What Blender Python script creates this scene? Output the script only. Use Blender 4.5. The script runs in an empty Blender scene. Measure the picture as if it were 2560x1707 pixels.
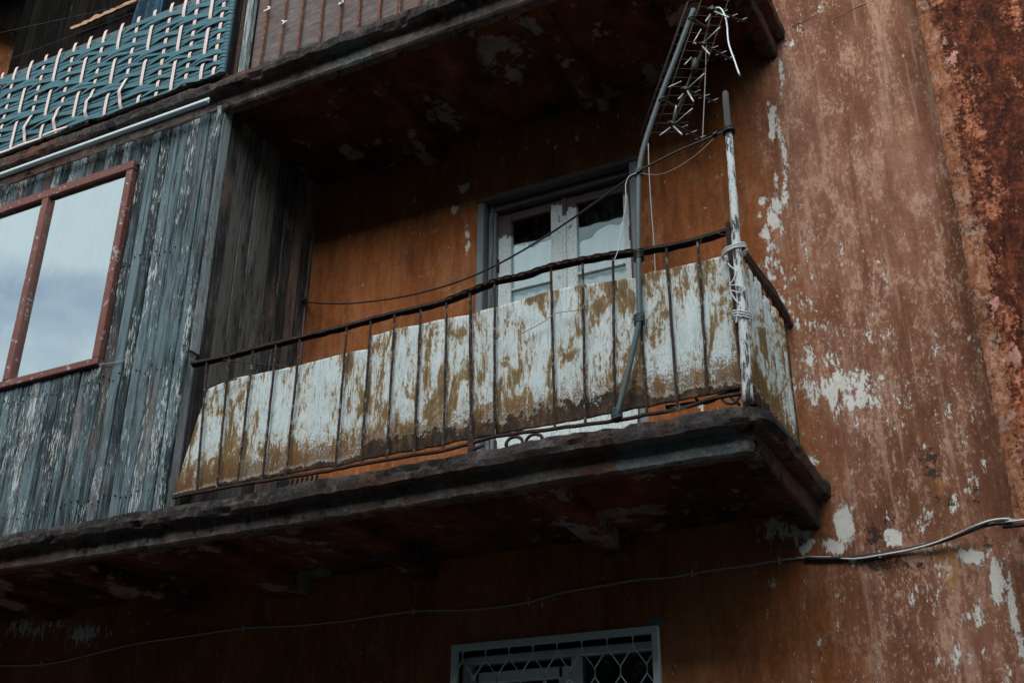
import bpy, math, random
import numpy as np
from mathutils import Vector, Matrix, noise as mnoise

random.seed(7); rng = np.random.default_rng(11)
scene = bpy.context.scene
COL = scene.collection

# ------------------------------------------------------------------ camera
YAW, PITCH, ROLL = 0.47520195, 0.45367096, 0.00760739
FPX, CX, CY = 2846.3, 1280.0, 853.5            # focal length and centre in photograph pixels
CAMZ = 1.6
fwd = Vector((-math.sin(YAW)*math.cos(PITCH), math.cos(YAW)*math.cos(PITCH), math.sin(PITCH)))
rt0 = Vector((math.cos(YAW), math.sin(YAW), 0)); up0 = rt0.cross(fwd)
cr, sr = math.cos(ROLL), math.sin(ROLL)
rt = cr*rt0 + sr*up0; up = -sr*rt0 + cr*up0
cam = bpy.data.cameras.new('camera'); cam.lens = FPX/2560*36; cam.sensor_width = 36; cam.sensor_fit = 'HORIZONTAL'
cam.clip_start = 0.05; cam.clip_end = 2000
camo = bpy.data.objects.new('camera', cam); COL.objects.link(camo)
camo.matrix_world = Matrix(((rt.x, up.x, -fwd.x, 0), (rt.y, up.y, -fwd.y, 0), (rt.z, up.z, -fwd.z, CAMZ), (0, 0, 0, 1)))
scene.camera = camo

# ------------------------------------------------------------------ sky, sun, exposure
SUN_EL, SUN_AZ = math.radians(38), math.radians(168)     # azimuth clockwise from +Y: the veiled sun stands behind the camera, a little right
world = bpy.data.worlds.new('World'); scene.world = world; world.use_nodes = True
wn = world.node_tree; wn.nodes.clear()
def wnode(t): return wn.nodes.new(t)
w_out = wnode('ShaderNodeOutputWorld'); w_bg = wnode('ShaderNodeBackground'); w_sky = wnode('ShaderNodeTexSky')
w_sky.sky_type = 'NISHITA'; w_sky.sun_disc = False; w_sky.sun_elevation = SUN_EL; w_sky.sun_rotation = SUN_AZ
w_sky.air_density = 1.0; w_sky.dust_density = 1.5; w_sky.ozone_density = 1.5
w_tc = wnode('ShaderNodeTexCoord'); w_map = wnode('ShaderNodeMapping'); w_map.inputs['Scale'].default_value = (1, 1, 2.2)
w_n = wnode('ShaderNodeTexNoise'); w_n.inputs['Scale'].default_value = 2.2; w_n.inputs['Detail'].default_value = 7; w_n.inputs['Roughness'].default_value = 0.55
w_r = wnode('ShaderNodeMapRange'); w_r.inputs[1].default_value = 0.34; w_r.inputs[2].default_value = 0.50
w_mix = wnode('ShaderNodeMix'); w_mix.data_type = 'RGBA'
w_cloud = wnode('ShaderNodeRGB'); w_cloud.outputs[0].default_value = (6.8, 7.3, 7.5, 1)
L = wn.links.new
L(w_tc.outputs['Generated'], w_map.inputs[0]); L(w_map.outputs[0], w_n.inputs['Vector']); L(w_n.outputs['Fac'], w_r.inputs[0])
L(w_r.outputs[0], w_mix.inputs['Factor']); L(w_sky.outputs[0], w_mix.inputs[6]); L(w_cloud.outputs[0], w_mix.inputs[7])
w_tint = wnode('ShaderNodeMix'); w_tint.data_type = 'RGBA'; w_tint.blend_type = 'MULTIPLY'; w_tint.inputs[0].default_value = 1.0; w_tint.inputs[7].default_value = (0.87, 1.0, 1.03, 1)
L(w_mix.outputs[2], w_tint.inputs[6]); L(w_tint.outputs[2], w_bg.inputs['Color']); w_bg.inputs['Strength'].default_value = 0.05
L(w_bg.outputs[0], w_out.inputs[0])
sun = bpy.data.lights.new('sun', 'SUN'); sun.energy = 1.5; sun.angle = math.radians(52); sun.color = (1.0, 0.99, 0.97)
suno = bpy.data.objects.new('sun', sun); COL.objects.link(suno)
sd = Vector((math.sin(SUN_AZ)*math.cos(SUN_EL), math.cos(SUN_AZ)*math.cos(SUN_EL), math.sin(SUN_EL)))
suno.rotation_euler = (-sd).to_track_quat('-Z', 'Y').to_euler(); suno.location = (0, -6, 20)
scene.view_settings.view_transform = 'Standard'; scene.view_settings.look = 'None'
scene.view_settings.exposure = 1.5; scene.view_settings.gamma = 1.0; scene.view_settings.use_curve_mapping = False

# ------------------------------------------------------------------ helpers: a measured point of the photograph on a known plane of the place
K = 2560/2352
def _ray(px, py): return float((px*K-CX)/FPX)*rt + float(-(py*K-CY)/FPX)*up + fwd
def at(px, py, Y):
    r = _ray(px, py); t = Y/r.y; return Vector((r.x*t, Y, r.z*t+CAMZ))
def atx(px, py, X):
    r = _ray(px, py); t = X/r.x; return Vector((X, r.y*t, r.z*t+CAMZ))
def atz(px, py, Z):
    r = _ray(px, py); t = (Z-CAMZ)/r.z; return Vector((r.x*t, r.y*t, Z))

def vnoise(x, y, seed=0):
    """smooth lattice noise 0..1 on arrays"""
    r = np.random.default_rng(seed); T = r.random((256, 256))
    xi = np.floor(x).astype(int); yi = np.floor(y).astype(int); fx = x-xi; fy = y-yi
    fx = fx*fx*(3-2*fx); fy = fy*fy*(3-2*fy)
    a = T[xi % 256, yi % 256]; b = T[(xi+1) % 256, yi % 256]; c = T[xi % 256, (yi+1) % 256]; d = T[(xi+1) % 256, (yi+1) % 256]
    return (a*(1-fx)+b*fx)*(1-fy)+(c*(1-fx)+d*fx)*fy
def fbm(x, y, s=1.0, o=5, g=0.5, seed=0):
    v = 0; a = 1; t = 0
    for i in range(o):
        v = v+a*vnoise(x*s+i*17.3, y*s+i*9.1, seed+i); t += a; a *= g; s *= 2
    return v/t

class MB:
    def __init__(s): s.v = []; s.f = []; s.sm = []; s.at = {}
    def face(s, idx, sm=False): s.f.append(tuple(idx)); s.sm.append(sm)
    def box(s, a, b, ch=0.0, M=None):
        """box from corner a to corner b, edges chamfered by ch"""
        a = [min(a[i], b[i]) if 0 else a[i] for i in range(3)]; b = list(b)
        for i in range(3):
            if a[i] > b[i]: a[i], b[i] = b[i], a[i]
        o = len(s.v)
        if ch <= 0:
            P = [Vector((x, y, z)) for x in (a[0], b[0]) for y in (a[1], b[1]) for z in (a[2], b[2])]
            F = [(0, 1, 3, 2), (4, 6, 7, 5), (0, 4, 5, 1), (2, 3, 7, 6), (0, 2, 6, 4), (1, 5, 7, 3)]
        else:
            c = [min(ch, (b[i]-a[i])*0.45) for i in range(3)]; P = []; idx = {}
            for sx in (0, 1):
                for sy in (0, 1):
                    for sz in (0, 1):
                        S = (sx, sy, sz); crn = [b[i] if S[i] else a[i] for i in range(3)]
                        for ax in range(3):     # vertex on face of axis ax
                            p = list(crn)
                            for j in range(3):
                                if j != ax: p[j] += -c[j] if S[j] else c[j]
                            idx[S+(ax,)] = len(P); P.append(Vector(p))
            F = []
            for ax in range(3):
                o1, o2 = [(1, 2), (2, 0), (0, 1)][ax]
                for sgn in (0, 1):
                    q = []
                    for (u, w) in ((0, 0), (1, 0), (1, 1), (0, 1)):
                        S = [0, 0, 0]; S[ax] = sgn; S[o1] = u; S[o2] = w; q.append(idx[tuple(S)+(ax,)])
                    F.append(q if sgn else q[::-1])
            for ax in range(3):                 # edges parallel to ax
                o1, o2 = [(1, 2), (2, 0), (0, 1)][ax]
                for u in (0, 1):
                    for w in (0, 1):
                        S0 = [0]*3; S0[o1] = u; S0[o2] = w; S1 = list(S0); S1[ax] = 1
                        q = [idx[tuple(S0)+(o1,)], idx[tuple(S1)+(o1,)], idx[tuple(S1)+(o2,)], idx[tuple(S0)+(o2,)]]
                        F.append(q if (u ^ w) else q[::-1])
            for sx in (0, 1):
                for sy in (0, 1):
                    for sz in (0, 1):
                        q = [idx[(sx, sy, sz, k)] for k in range(3)]
                        F.append(q if (sx+sy+sz) % 2 else q[::-1])
        if M is not None: P = [M @ p for p in P]
        s.v += [tuple(p) for p in P]
        for q in F: s.face([o+i for i in q])
        return s
    def tube(s, pts, r, n=8, caps=True, flat=None, sm=True):
        """tube along pts; r a number or one per point; flat = (width, thickness direction factor)"""
        pts = [Vector(p) for p in pts]; m = len(pts); rs = r if isinstance(r, (list, tuple)) else [r]*m
        o = len(s.v); prev = None
        for i, p in enumerate(pts):
            t = (pts[min(i+1, m-1)]-pts[max(i-1, 0)])
            t = t.normalized() if t.length > 1e-9 else Vector((0, 0, 1))
            if prev is None:
                ref = Vector((0, 1, 0)) if abs(t.y) < 0.9 else Vector((1, 0, 0)); nx = t.cross(ref).normalized()
            else:
                nx = (prev-t*prev.dot(t))
                nx = nx.normalized() if nx.length > 1e-6 else t.orthogonal().normalized()
            prev = nx; ny = t.cross(nx)
            for k in range(n):
                a = 2*math.pi*k/n+(math.pi/4 if n == 4 else 0)
                s.v.append(tuple(p+nx*(rs[i]*math.cos(a))+ny*(rs[i]*math.sin(a))))
        for i in range(m-1):
            for k in range(n):
                k2 = (k+1) % n
                s.face((o+i*n+k, o+i*n+k2, o+(i+1)*n+k2, o+(i+1)*n+k), sm and n > 4)
        if caps:
            s.face([o+k for k in range(n)][::-1]); s.face([o+(m-1)*n+k for k in range(n)])
        return s
    def grid(s, P, sm=True, flip=False, keep=None):
        """P array (nu,nv,3)"""
        nu, nv = P.shape[:2]; o = len(s.v); s.v += [tuple(p) for p in P.reshape(-1, 3).tolist()]
        for i in range(nu-1):
            for j in range(nv-1):
                if keep is not None and not keep[i, j]: continue
                q = (o+i*nv+j, o+(i+1)*nv+j, o+(i+1)*nv+j+1, o+i*nv+j+1)
                s.face(q[::-1] if flip else q, sm)
        return s
    def strip(s, A, B, sm=True):
        """ribbon between two polylines"""
        o = len(s.v); n = len(A); s.v += [tuple(p) for p in A]+[tuple(p) for p in B]
        for i in range(n-1): s.face((o+i, o+i+1, o+n+i+1, o+n+i), sm)
        return s
    def build(s, name, mat=None, parent=None, label=None, cat=None, group=None, kind=None, solid=0, plabel=None):
        me = bpy.data.meshes.new(name); me.from_pydata(s.v, [], s.f)
        me.polygons.foreach_set('use_smooth', s.sm)
        for k, arr in s.at.items():
            a = me.attributes.new(k, 'FLOAT', 'POINT'); a.data.foreach_set('value', np.asarray(arr, dtype=np.float32).ravel())
        me.update()
        if mat: me.materials.append(mat)
        return link(name, me, parent, label or plabel, cat, group, kind, solid)

def link(name, data, parent=None, label=None, cat=None, group=None, kind=None, solid=0):
    o = bpy.data.objects.new(name, data); COL.objects.link(o)
    if parent is not None:
        o.parent = parent
        # parents stand unrotated: keep the mesh where it was built
        o.matrix_parent_inverse = Matrix.Translation(-world_loc(parent))
    if label: o['label'] = label
    if cat: o['category'] = cat
    if group: o['group'] = group
    if kind: o['kind'] = kind
    if solid:
        md = o.modifiers.new('thickness', 'SOLIDIFY'); md.thickness = solid; md.offset = 0
    return o
def world_loc(o):
    v = Vector(o.location) if o.type == 'EMPTY' else Vector((0, 0, 0))
    return v
def thing(name, label, cat, loc=(0, 0, 0), group=None):
    o = link(name, None, None, label, cat, group); o.location = loc; o.empty_display_size = 0.2
    return o

# ------------------------------------------------------------------ materials
class NT:
    def __init__(s, name):
        s.m = bpy.data.materials.new(name); s.m.use_nodes = True; s.t = s.m.node_tree; s.t.nodes.clear()
        s.geo = s.n('ShaderNodeNewGeometry')
    def n(s, t): return s.t.nodes.new(t)
    def set(s, inp, v):
        if v is None: return
        if isinstance(v, bpy.types.NodeSocket): s.t.links.new(v, inp)
        elif isinstance(v, (tuple, list)):
            if len(v) == 3 and len(inp.default_value) == 4: v = tuple(v)+(1,)
            inp.default_value = v
        else: inp.default_value = v
    def pos(s, sc=(1, 1, 1), off=(0, 0, 0), rnd=0):
        mp = s.n('ShaderNodeMapping'); s.t.links.new(s.geo.outputs['Position'], mp.inputs[0]); mp.inputs['Scale'].default_value = sc
        mp.inputs['Location'].default_value = off
        if rnd:
            oi = s.n('ShaderNodeObjectInfo'); c = s.n('ShaderNodeCombineXYZ'); v = s.m_('MULTIPLY', oi.outputs['Random'], rnd)
            for i in range(3): s.t.links.new(v, c.inputs[i])
            a = s.n('ShaderNodeVectorMath'); s.t.links.new(mp.outputs[0], a.inputs[0]); s.t.links.new(c.outputs[0], a.inputs[1]); return a.outputs[0]
        return mp.outputs[0]
    def rand(s): return s.n('ShaderNodeObjectInfo').outputs['Random']
    def attr(s, name):
        a = s.n('ShaderNodeAttribute'); a.attribute_name = name; return a.outputs['Fac']
    def xyz(s):
        q = s.n('ShaderNodeSeparateXYZ'); s.t.links.new(s.geo.outputs['Position'], q.inputs[0]); return q.outputs
    def noise(s, vec, scale=1, detail=5, rough=0.6, dist=0):
        q = s.n('ShaderNodeTexNoise'); s.set(q.inputs['Vector'], vec); q.inputs['Scale'].default_value = scale; q.inputs['Detail'].default_value = detail
        q.inputs['Roughness'].default_value = rough; q.inputs['Distortion'].default_value = dist; return q.outputs['Fac']
    def vor(s, vec, scale=1, feat='F1', rnd=1):
        q = s.n('ShaderNodeTexVoronoi'); q.feature = feat; s.set(q.inputs['Vector'], vec); q.inputs['Scale'].default_value = scale; q.inputs['Randomness'].default_value = rnd
        return q.outputs['Distance']
    def m_(s, op, a, b=None, clamp=False):
        q = s.n('ShaderNodeMath'); q.operation = op; q.use_clamp = clamp; s.set(q.inputs[0], a); s.set(q.inputs[1], b); return q.outputs[0]
    def ss(s, v, lo, hi, a=0.0, b=1.0):
        q = s.n('ShaderNodeMapRange'); q.interpolation_type = 'SMOOTHSTEP'; s.set(q.inputs[0], v)
        for i, x in enumerate((lo, hi, a, b)): s.set(q.inputs[i+1], x)
        return q.outputs[0]
    def ramp(s, f, stops):
        q = s.n('ShaderNodeValToRGB'); s.set(q.inputs[0], f); e = q.color_ramp.elements
        while len(e) < len(stops): e.new(0.5)
        for i, (p, c) in enumerate(stops): e[i].position = p; e[i].color = tuple(c)+(1,)
        return q.outputs[0]
    def mix(s, f, a, b, mode='MIX'):
        q = s.n('ShaderNodeMix'); q.data_type = 'RGBA'; q.blend_type = mode; s.set(q.inputs[0], f); s.set(q.inputs[6], a); s.set(q.inputs[7], b); return q.outputs[2]
    def bump(s, h, strength=0.5, dist=0.01, nrm=None):
        q = s.n('ShaderNodeBump'); s.set(q.inputs['Height'], h); q.inputs['Strength'].default_value = strength; q.inputs['Distance'].default_value = dist
        if nrm: s.set(q.inputs['Normal'], nrm)
        return q.outputs[0]
    def done(s, col, rough=0.8, metal=0.0, nrm=None, spec=0.4):
        b = s.n('ShaderNodeBsdfPrincipled'); o = s.n('ShaderNodeOutputMaterial'); s.set(b.inputs['Base Color'], col); s.set(b.inputs['Roughness'], rough)
        s.set(b.inputs['Metallic'], metal); b.inputs['Specular IOR Level'].default_value = spec
        if nrm: s.set(b.inputs['Normal'], nrm)
        s.t.links.new(b.outputs[0], o.inputs[0]); s.bs = b; return s.m
MAT = {}
def mat_wall():
    N = NT('old_stucco'); p = N.pos()
    pv = N.pos((1, 1, 0.35)); pvv = N.pos((1, 1, 0.16))
    broad = N.noise(pv, 1.6, 5, 0.6); mid = N.noise(pv, 7, 6, 0.65); fine = N.noise(p, 34, 6, 0.78); drip = N.noise(pvv, 22, 6, 0.7)
    tone = N.attr('tone'); peel = N.attr('peel'); dark = N.attr('dark'); ochre = N.attr('ochre')
    orange = N.ramp(N.m_('ADD', N.m_('MULTIPLY', broad, 0.6), N.m_('MULTIPLY', drip, 0.4)), [(0.36, (0.150, 0.048, 0.016)), (0.5, (0.285, 0.093, 0.030)), (0.62, (0.40, 0.152, 0.055))])
    orange = N.mix(N.m_('MULTIPLY', N.ss(mid, 0.52, 0.66), 0.7), orange, (0.30, 0.145, 0.075)); orange = N.mix(N.m_('MULTIPLY', N.ss(N.noise(N.pos((1, 1, 0.25), (5, 0, 3)), 5, 6, 0.7), 0.52, 0.66), 0.6), orange, (0.115, 0.046, 0.022))
    pink = N.ramp(N.m_('ADD', N.m_('MULTIPLY', broad, 0.55), N.m_('MULTIPLY', mid, 0.45)), [(0.36, (0.112, 0.046, 0.024)), (0.47, (0.210, 0.088, 0.052)), (0.56, (0.300, 0.138, 0.090)), (0.66, (0.44, 0.226, 0.155))])
    # bleached freckles and vertical wash marks of the right-hand wall
    fr = N.noise(N.pos((1, 1, 0.5)), 52, 7, 0.8); frm = N.m_('MULTIPLY', N.ss(N.m_('ADD', fr, N.m_('MULTIPLY', N.m_('SUBTRACT', mid, 0.5), 0.7)), 0.535, 0.585), 0.85)
    pink = N.mix(frm, pink, (0.50, 0.305, 0.215))
    brownm = N.ss(N.noise(N.pos((1, 1, 0.5), (3, 0, 1)), 3.1, 6, 0.62), 0.52, 0.68)
    pink = N.mix(N.m_('MULTIPLY', brownm, 0.65), pink, (0.165, 0.070, 0.034))
    wash = N.ss(N.noise(N.pos((1, 1, 0.06), (7, 0, 2)), 15, 6, 0.68), 0.53, 0.66)
    pink = N.mix(N.m_('MULTIPLY', wash, 0.6), pink, (0.48, 0.28, 0.20))
    wash2 = N.ss(N.noise(N.pos((1, 1, 0.06), (1, 0, 6)), 13, 6, 0.68), 0.54, 0.66); pink = N.mix(N.m_('MULTIPLY', wash2, 0.5), pink, (0.13, 0.050, 0.024))
    col = N.mix(0.12, N.mix(tone, orange, pink), (0, 0, 0))
    # stains and losses: where they lie is measured, their torn edges come from noise
    pn = N.m_('ADD', N.m_('MULTIPLY', N.noise(N.pos((1, 1, 0.36)), 19, 9, 0.74), 0.60), N.m_('MULTIPLY', N.noise(N.pos((1, 1, 0.5)), 62, 6, 0.78), 0.40))
    pf = N.m_('ADD', N.m_('MULTIPLY', peel, 1.12), N.m_('MULTIPLY', N.m_('SUBTRACT', pn, 0.5), 5.0))
    halo = N.ss(pf, 0.36, 0.56); pm = N.ss(pf, 0.555, 0.59)
    col = N.mix(N.m_('MULTIPLY', halo, 0.35), col, (0.46, 0.28, 0.19))
    wcol = N.mix(N.noise(p, 9, 5, 0.7), (0.50, 0.46, 0.41), (0.74, 0.73, 0.70))
    wcol = N.mix(N.ss(N.noise(p, 34, 5, 0.7), 0.55, 0.7), wcol, (0.52, 0.44, 0.34))
    col = N.mix(pm, col, wcol)
    df = N.m_('ADD', dark, N.m_('MULTIPLY', N.m_('SUBTRACT', N.noise(p, 28, 8, 0.75), 0.5), 2.4)); dm = N.ss(df, 0.5, 0.58)
    col = N.mix(N.m_('MULTIPLY', dm, 0.92), col, N.mix(fine, (0.022, 0.018, 0.018), (0.075, 0.06, 0.055)))
    of = N.ss(N.m_('ADD', ochre, N.m_('MULTIPLY', N.m_('SUBTRACT', mid, 0.5), 1.8)), 0.4, 0.8)
    col = N.mix(N.m_('MULTIPLY', of, 0.8), col, (0.36, 0.165, 0.045))
    col = N.mix(0.6, col, N.ramp(fine, [(0.28, (0.28, 0.27, 0.27)), (0.52, (0.5, 0.5, 0.5)), (0.75, (0.72, 0.72, 0.72))]), 'OVERLAY')
    h = N.m_('ADD', N.m_('MULTIPLY', fine, 0.35), N.m_('MULTIPLY', mid, 0.8)); h = N.m_('SUBTRACT', h, N.m_('MULTIPLY', pm, 1.1)); h = N.m_('ADD', h, N.m_('MULTIPLY', dm, 0.8))
    return N.done(col, 0.9, 0, N.bump(h, 0.8, 0.014), 0.15)
def mat_neighbour():
    N = NT('peeling_red_wall'); p = N.pos(); strip = N.attr('strip')
    pv = N.pos((1, 1, 0.5)); big = N.noise(pv, 2.6, 7, 0.65); mid = N.noise(pv, 12, 8, 0.78); fine = N.noise(p, 36, 7, 0.82)
    dark = N.ramp(N.m_('ADD', N.m_('MULTIPLY', mid, 0.6), N.m_('MULTIPLY', fine, 0.4)), [(0.40, (0.016, 0.006, 0.005)), (0.5, (0.078, 0.022, 0.012)), (0.58, (0.22, 0.060, 0.026))])
    coral = N.ramp(fine, [(0.40, (0.16, 0.034, 0.018)), (0.5, (0.38, 0.118, 0.056)), (0.60, (0.62, 0.27, 0.17))])
    tn = N.m_('ADD', N.m_('ADD', N.m_('MULTIPLY', N.noise(N.pos((1, 1, 0.38), (2, 0, 5)), 10, 9, 0.78), 0.5), N.m_('MULTIPLY', big, 0.30)), N.m_('MULTIPLY', fine, 0.20))
    cm = N.ss(N.m_('ADD', tn, N.m_('MULTIPLY', strip, 0.06)), 0.496, 0.540)
    col = N.mix(N.m_('MULTIPLY', cm, 0.9), dark, coral)
    pk = N.noise(N.pos((1, 1, 0.6), (9, 0, 1)), 6.5, 9, 0.72); pinkm = N.ss(N.m_('ADD', pk, N.m_('MULTIPLY', strip, 0.04)), 0.600, 0.615)
    col = N.mix(pinkm, col, N.mix(fine, (0.40, 0.17, 0.125), (0.64, 0.36, 0.29)))
    # bare plaster band along the edge
    sf = N.ss(N.m_('ADD', strip, N.m_('MULTIPLY', N.m_('SUBTRACT', tn, 0.5), 4.5)), 0.40, 0.50)
    plaster = N.ramp(N.m_('ADD', N.m_('ADD', N.m_('MULTIPLY', mid, 0.45), N.m_('MULTIPLY', big, 0.25)), N.m_('MULTIPLY', fine, 0.30)), [(0.42, (0.075, 0.028, 0.014)), (0.47, (0.21, 0.078, 0.036)), (0.53, (0.34, 0.140, 0.075)), (0.59, (0.54, 0.31, 0.23))])
    z = N.xyz()[2]; plaster = N.mix(N.m_('MULTIPLY', N.ss(N.noise(p, 9, 9, 0.8), 0.52, 0.58), 0.8), plaster, N.mix(fine, (0.20, 0.11, 0.08), (0.54, 0.34, 0.27)))
    pits = N.ss(N.noise(N.pos((1, 1, .7)), 20, 9, 0.78), 0.615, 0.64); plaster = N.mix(pits, plaster, (0.035, 0.018, 0.014))
    col = N.mix(sf, col, plaster)
    h = N.m_('ADD', N.m_('ADD', N.m_('MULTIPLY', fine, 0.6), N.m_('MULTIPLY', mid, 0.7)), N.m_('MULTIPLY', N.m_('SUBTRACT', N.m_('ADD', cm, sf), pits), 0.5))
    return N.done(col, 0.88, 0, N.bump(h, 0.8, 0.012), 0.12)
def mat_concrete(name, a, b, lich=0.5, sooty=0.0):
    N = NT(name); p = N.pos(); n1 = N.noise(p, 2.3, 6, 0.65); n2 = N.noise(p, 15, 8, 0.78); n3 = N.noise(p, 75, 5, 0.78)
    col = N.mix(N.ss(n1, 0.38, 0.62), a, b)
    col = N.mix(N.ss(n2, 0.48, 0.66), col, tuple(c*1.7 for c in b))
    rd = N.ss(N.noise(N.pos((0.5, 1, 1), (4, 1, 3)), 1.9, 7, 0.72), 0.50, 0.62); col = N.mix(N.m_('MULTIPLY', rd, 0.8), col, N.mix(n2, (0.12, 0.045, 0.024), (0.26, 0.115, 0.075)))
    wash = N.ss(N.noise(N.pos((1, 1, 0.3)), 9, 6, 0.7), 0.55, 0.68); col = N.mix(N.m_('MULTIPLY', wash, 0.6), col, (0.20, 0.175, 0.17))
    col = N.mix(N.ss(N.noise(p, 7, 7, 0.75), 0.52, 0.66), col, (0.012, 0.010, 0.010))
    col = N.mix(N.m_('MULTIPLY', N.ss(N.noise(p, 40, 6, 0.78), 0.59, 0.64), lich), col, (0.30, 0.34, 0.33))
    col = N.mix(N.ss(n3, 0.60, 0.68), col, (0.010, 0.009, 0.009))
    pt = N.ss(N.m_('ADD', N.attr('patch'), N.m_('MULTIPLY', N.m_('SUBTRACT', N.noise(p, 11, 7, 0.7), 0.5), 1.6)), 0.48, 0.53)
    col = N.mix(pt, col, N.ramp(N.m_('ADD', N.m_('MULTIPLY', n2, 0.5), N.m_('MULTIPLY', n3, 0.5)), [(0.36, (0.05, 0.055, 0.055)), (0.5, (0.19, 0.215, 0.215)), (0.64, (0.34, 0.37, 0.37))]))
    h = N.m_('ADD', N.m_('MULTIPLY', n2, 1.0), N.m_('MULTIPLY', n3, 0.5)); h = N.m_('SUBTRACT', h, N.m_('MULTIPLY', pt, 0.4))
    return N.done(col, 0.9, 0, N.bump(h, 1.0, 0.03), 0.2)
def mat_soffit():
    N = NT('sooty_shaded_soffit_plaster'); p = N.pos((1, 0.6, 1)); n1 = N.noise(p, 2.0, 7, 0.68); n2 = N.noise(p, 9, 7, 0.7)
    col = N.ramp(N.m_('ADD', N.m_('MULTIPLY', n1, 0.6), N.m_('MULTIPLY', n2, 0.4)), [(0.38, (0.014, 0.009, 0.007)), (0.5, (0.085, 0.030, 0.013)), (0.62, (0.19, 0.068, 0.028))])  # plaster tone also lowered to deepen the shade under the slabs
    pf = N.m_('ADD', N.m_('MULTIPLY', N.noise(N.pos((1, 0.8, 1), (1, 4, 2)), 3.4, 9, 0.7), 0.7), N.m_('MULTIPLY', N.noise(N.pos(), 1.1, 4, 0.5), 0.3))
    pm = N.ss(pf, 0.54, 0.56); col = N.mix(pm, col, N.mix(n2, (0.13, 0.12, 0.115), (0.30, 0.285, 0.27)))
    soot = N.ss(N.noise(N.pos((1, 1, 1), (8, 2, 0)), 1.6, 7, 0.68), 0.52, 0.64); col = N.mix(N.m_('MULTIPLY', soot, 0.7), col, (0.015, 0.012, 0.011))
    return N.done(col, 0.93, 0, N.bump(N.m_('SUBTRACT', n2, N.m_('MULTIPLY', pm, 0.6)), 0.6, 0.015), 0.2)
def mat_boards(name, dark, light, fleck=1.0, warm=0.25, spec=0.25):
    N = NT(name); r = N.rand()
    pg = N.pos((1, 1, 0.045), rnd=31); grain = N.noise(pg, 95, 5, 0.65, 0.4); g2 = N.noise(N.pos((1, 1, 0.09), rnd=17), 30, 5, 0.6, 0.8); patch = N.noise(N.pos((1, 1, 0.35), rnd=9), 3.2, 5, 0.6)
    f = N.m_('ADD', N.m_('ADD', N.m_('MULTIPLY', grain, 0.45), N.m_('MULTIPLY', g2, 0.30)), N.m_('MULTIPLY', patch, 0.30)); f = N.m_('ADD', f, N.m_('MULTIPLY', N.m_('SUBTRACT', r, 0.5), 0.15))
    col = N.mix(N.ss(f, 0.43, 0.63), dark, light)
    col = N.mix(N.m_('MULTIPLY', N.ss(N.noise(N.pos((1, 1, 0.3), rnd=23), 2.1, 4, 0.6), 0.54, 0.70), warm), col, (0.30, 0.185, 0.145))
    blk = N.ss(N.noise(N.pos((1, 1, 0.10), rnd=77), 16, 6, 0.7), 0.54, 0.66); col = N.mix(N.m_('MULTIPLY', blk, 0.75), col, (0.012, 0.014, 0.015))
    fl = N.noise(N.pos((1, 1, 0.13), rnd=41), 105, 5, 0.72); fr = N.noise(N.pos((1, 1, 0.45), rnd=13), 2.6, 4, 0.6)
    fm = N.ss(N.m_('ADD', fl, N.m_('MULTIPLY', N.m_('SUBTRACT', fr, 0.5), 0.80)), 0.60, 0.63); fm = N.m_('MULTIPLY', fm, fleck)
    col = N.mix(fm, col, (0.60, 0.63, 0.62))
    # knots
    kv = N.vor(N.pos((1, 1, 0.62), rnd=11), 4.4); km = N.ss(kv, 0.13, 0.06); col = N.mix(N.m_('MULTIPLY', km, 0.85), col, (0.035, 0.028, 0.025))
    crack = N.ss(N.noise(N.pos((1, 1, 0.02), rnd=51), 60, 3, 0.5), 0.66, 0.70); col = N.mix(N.m_('MULTIPLY', crack, 0.8), col, (0.02, 0.02, 0.02))
    h = N.m_('ADD', N.m_('MULTIPLY', grain, 0.6), N.m_('SUBTRACT', N.m_('MULTIPLY', fm, 0.3), N.m_('MULTIPLY', crack, 0.6)))
    return N.done(col, 0.82, 0, N.bump(h, 0.7, 0.006), spec)
def mat_paint_red():
    N = NT('flaking_red_brown_paint'); p = N.pos(rnd=9); n = N.noise(p, 24, 6, 0.7)
    col = N.mix(N.noise(p, 5, 4, 0.6), (0.105, 0.040, 0.034), (0.215, 0.085, 0.068)); col = N.mix(N.ss(n, 0.585, 0.61), col, (0.30, 0.31, 0.30))
    col = N.mix(N.ss(N.noise(p, 40, 6, 0.7), 0.64, 0.68), col, (0.04, 0.022, 0.02))
    return N.done(col, 0.7, 0, N.bump(n, 0.5, 0.006), 0.3)
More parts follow.
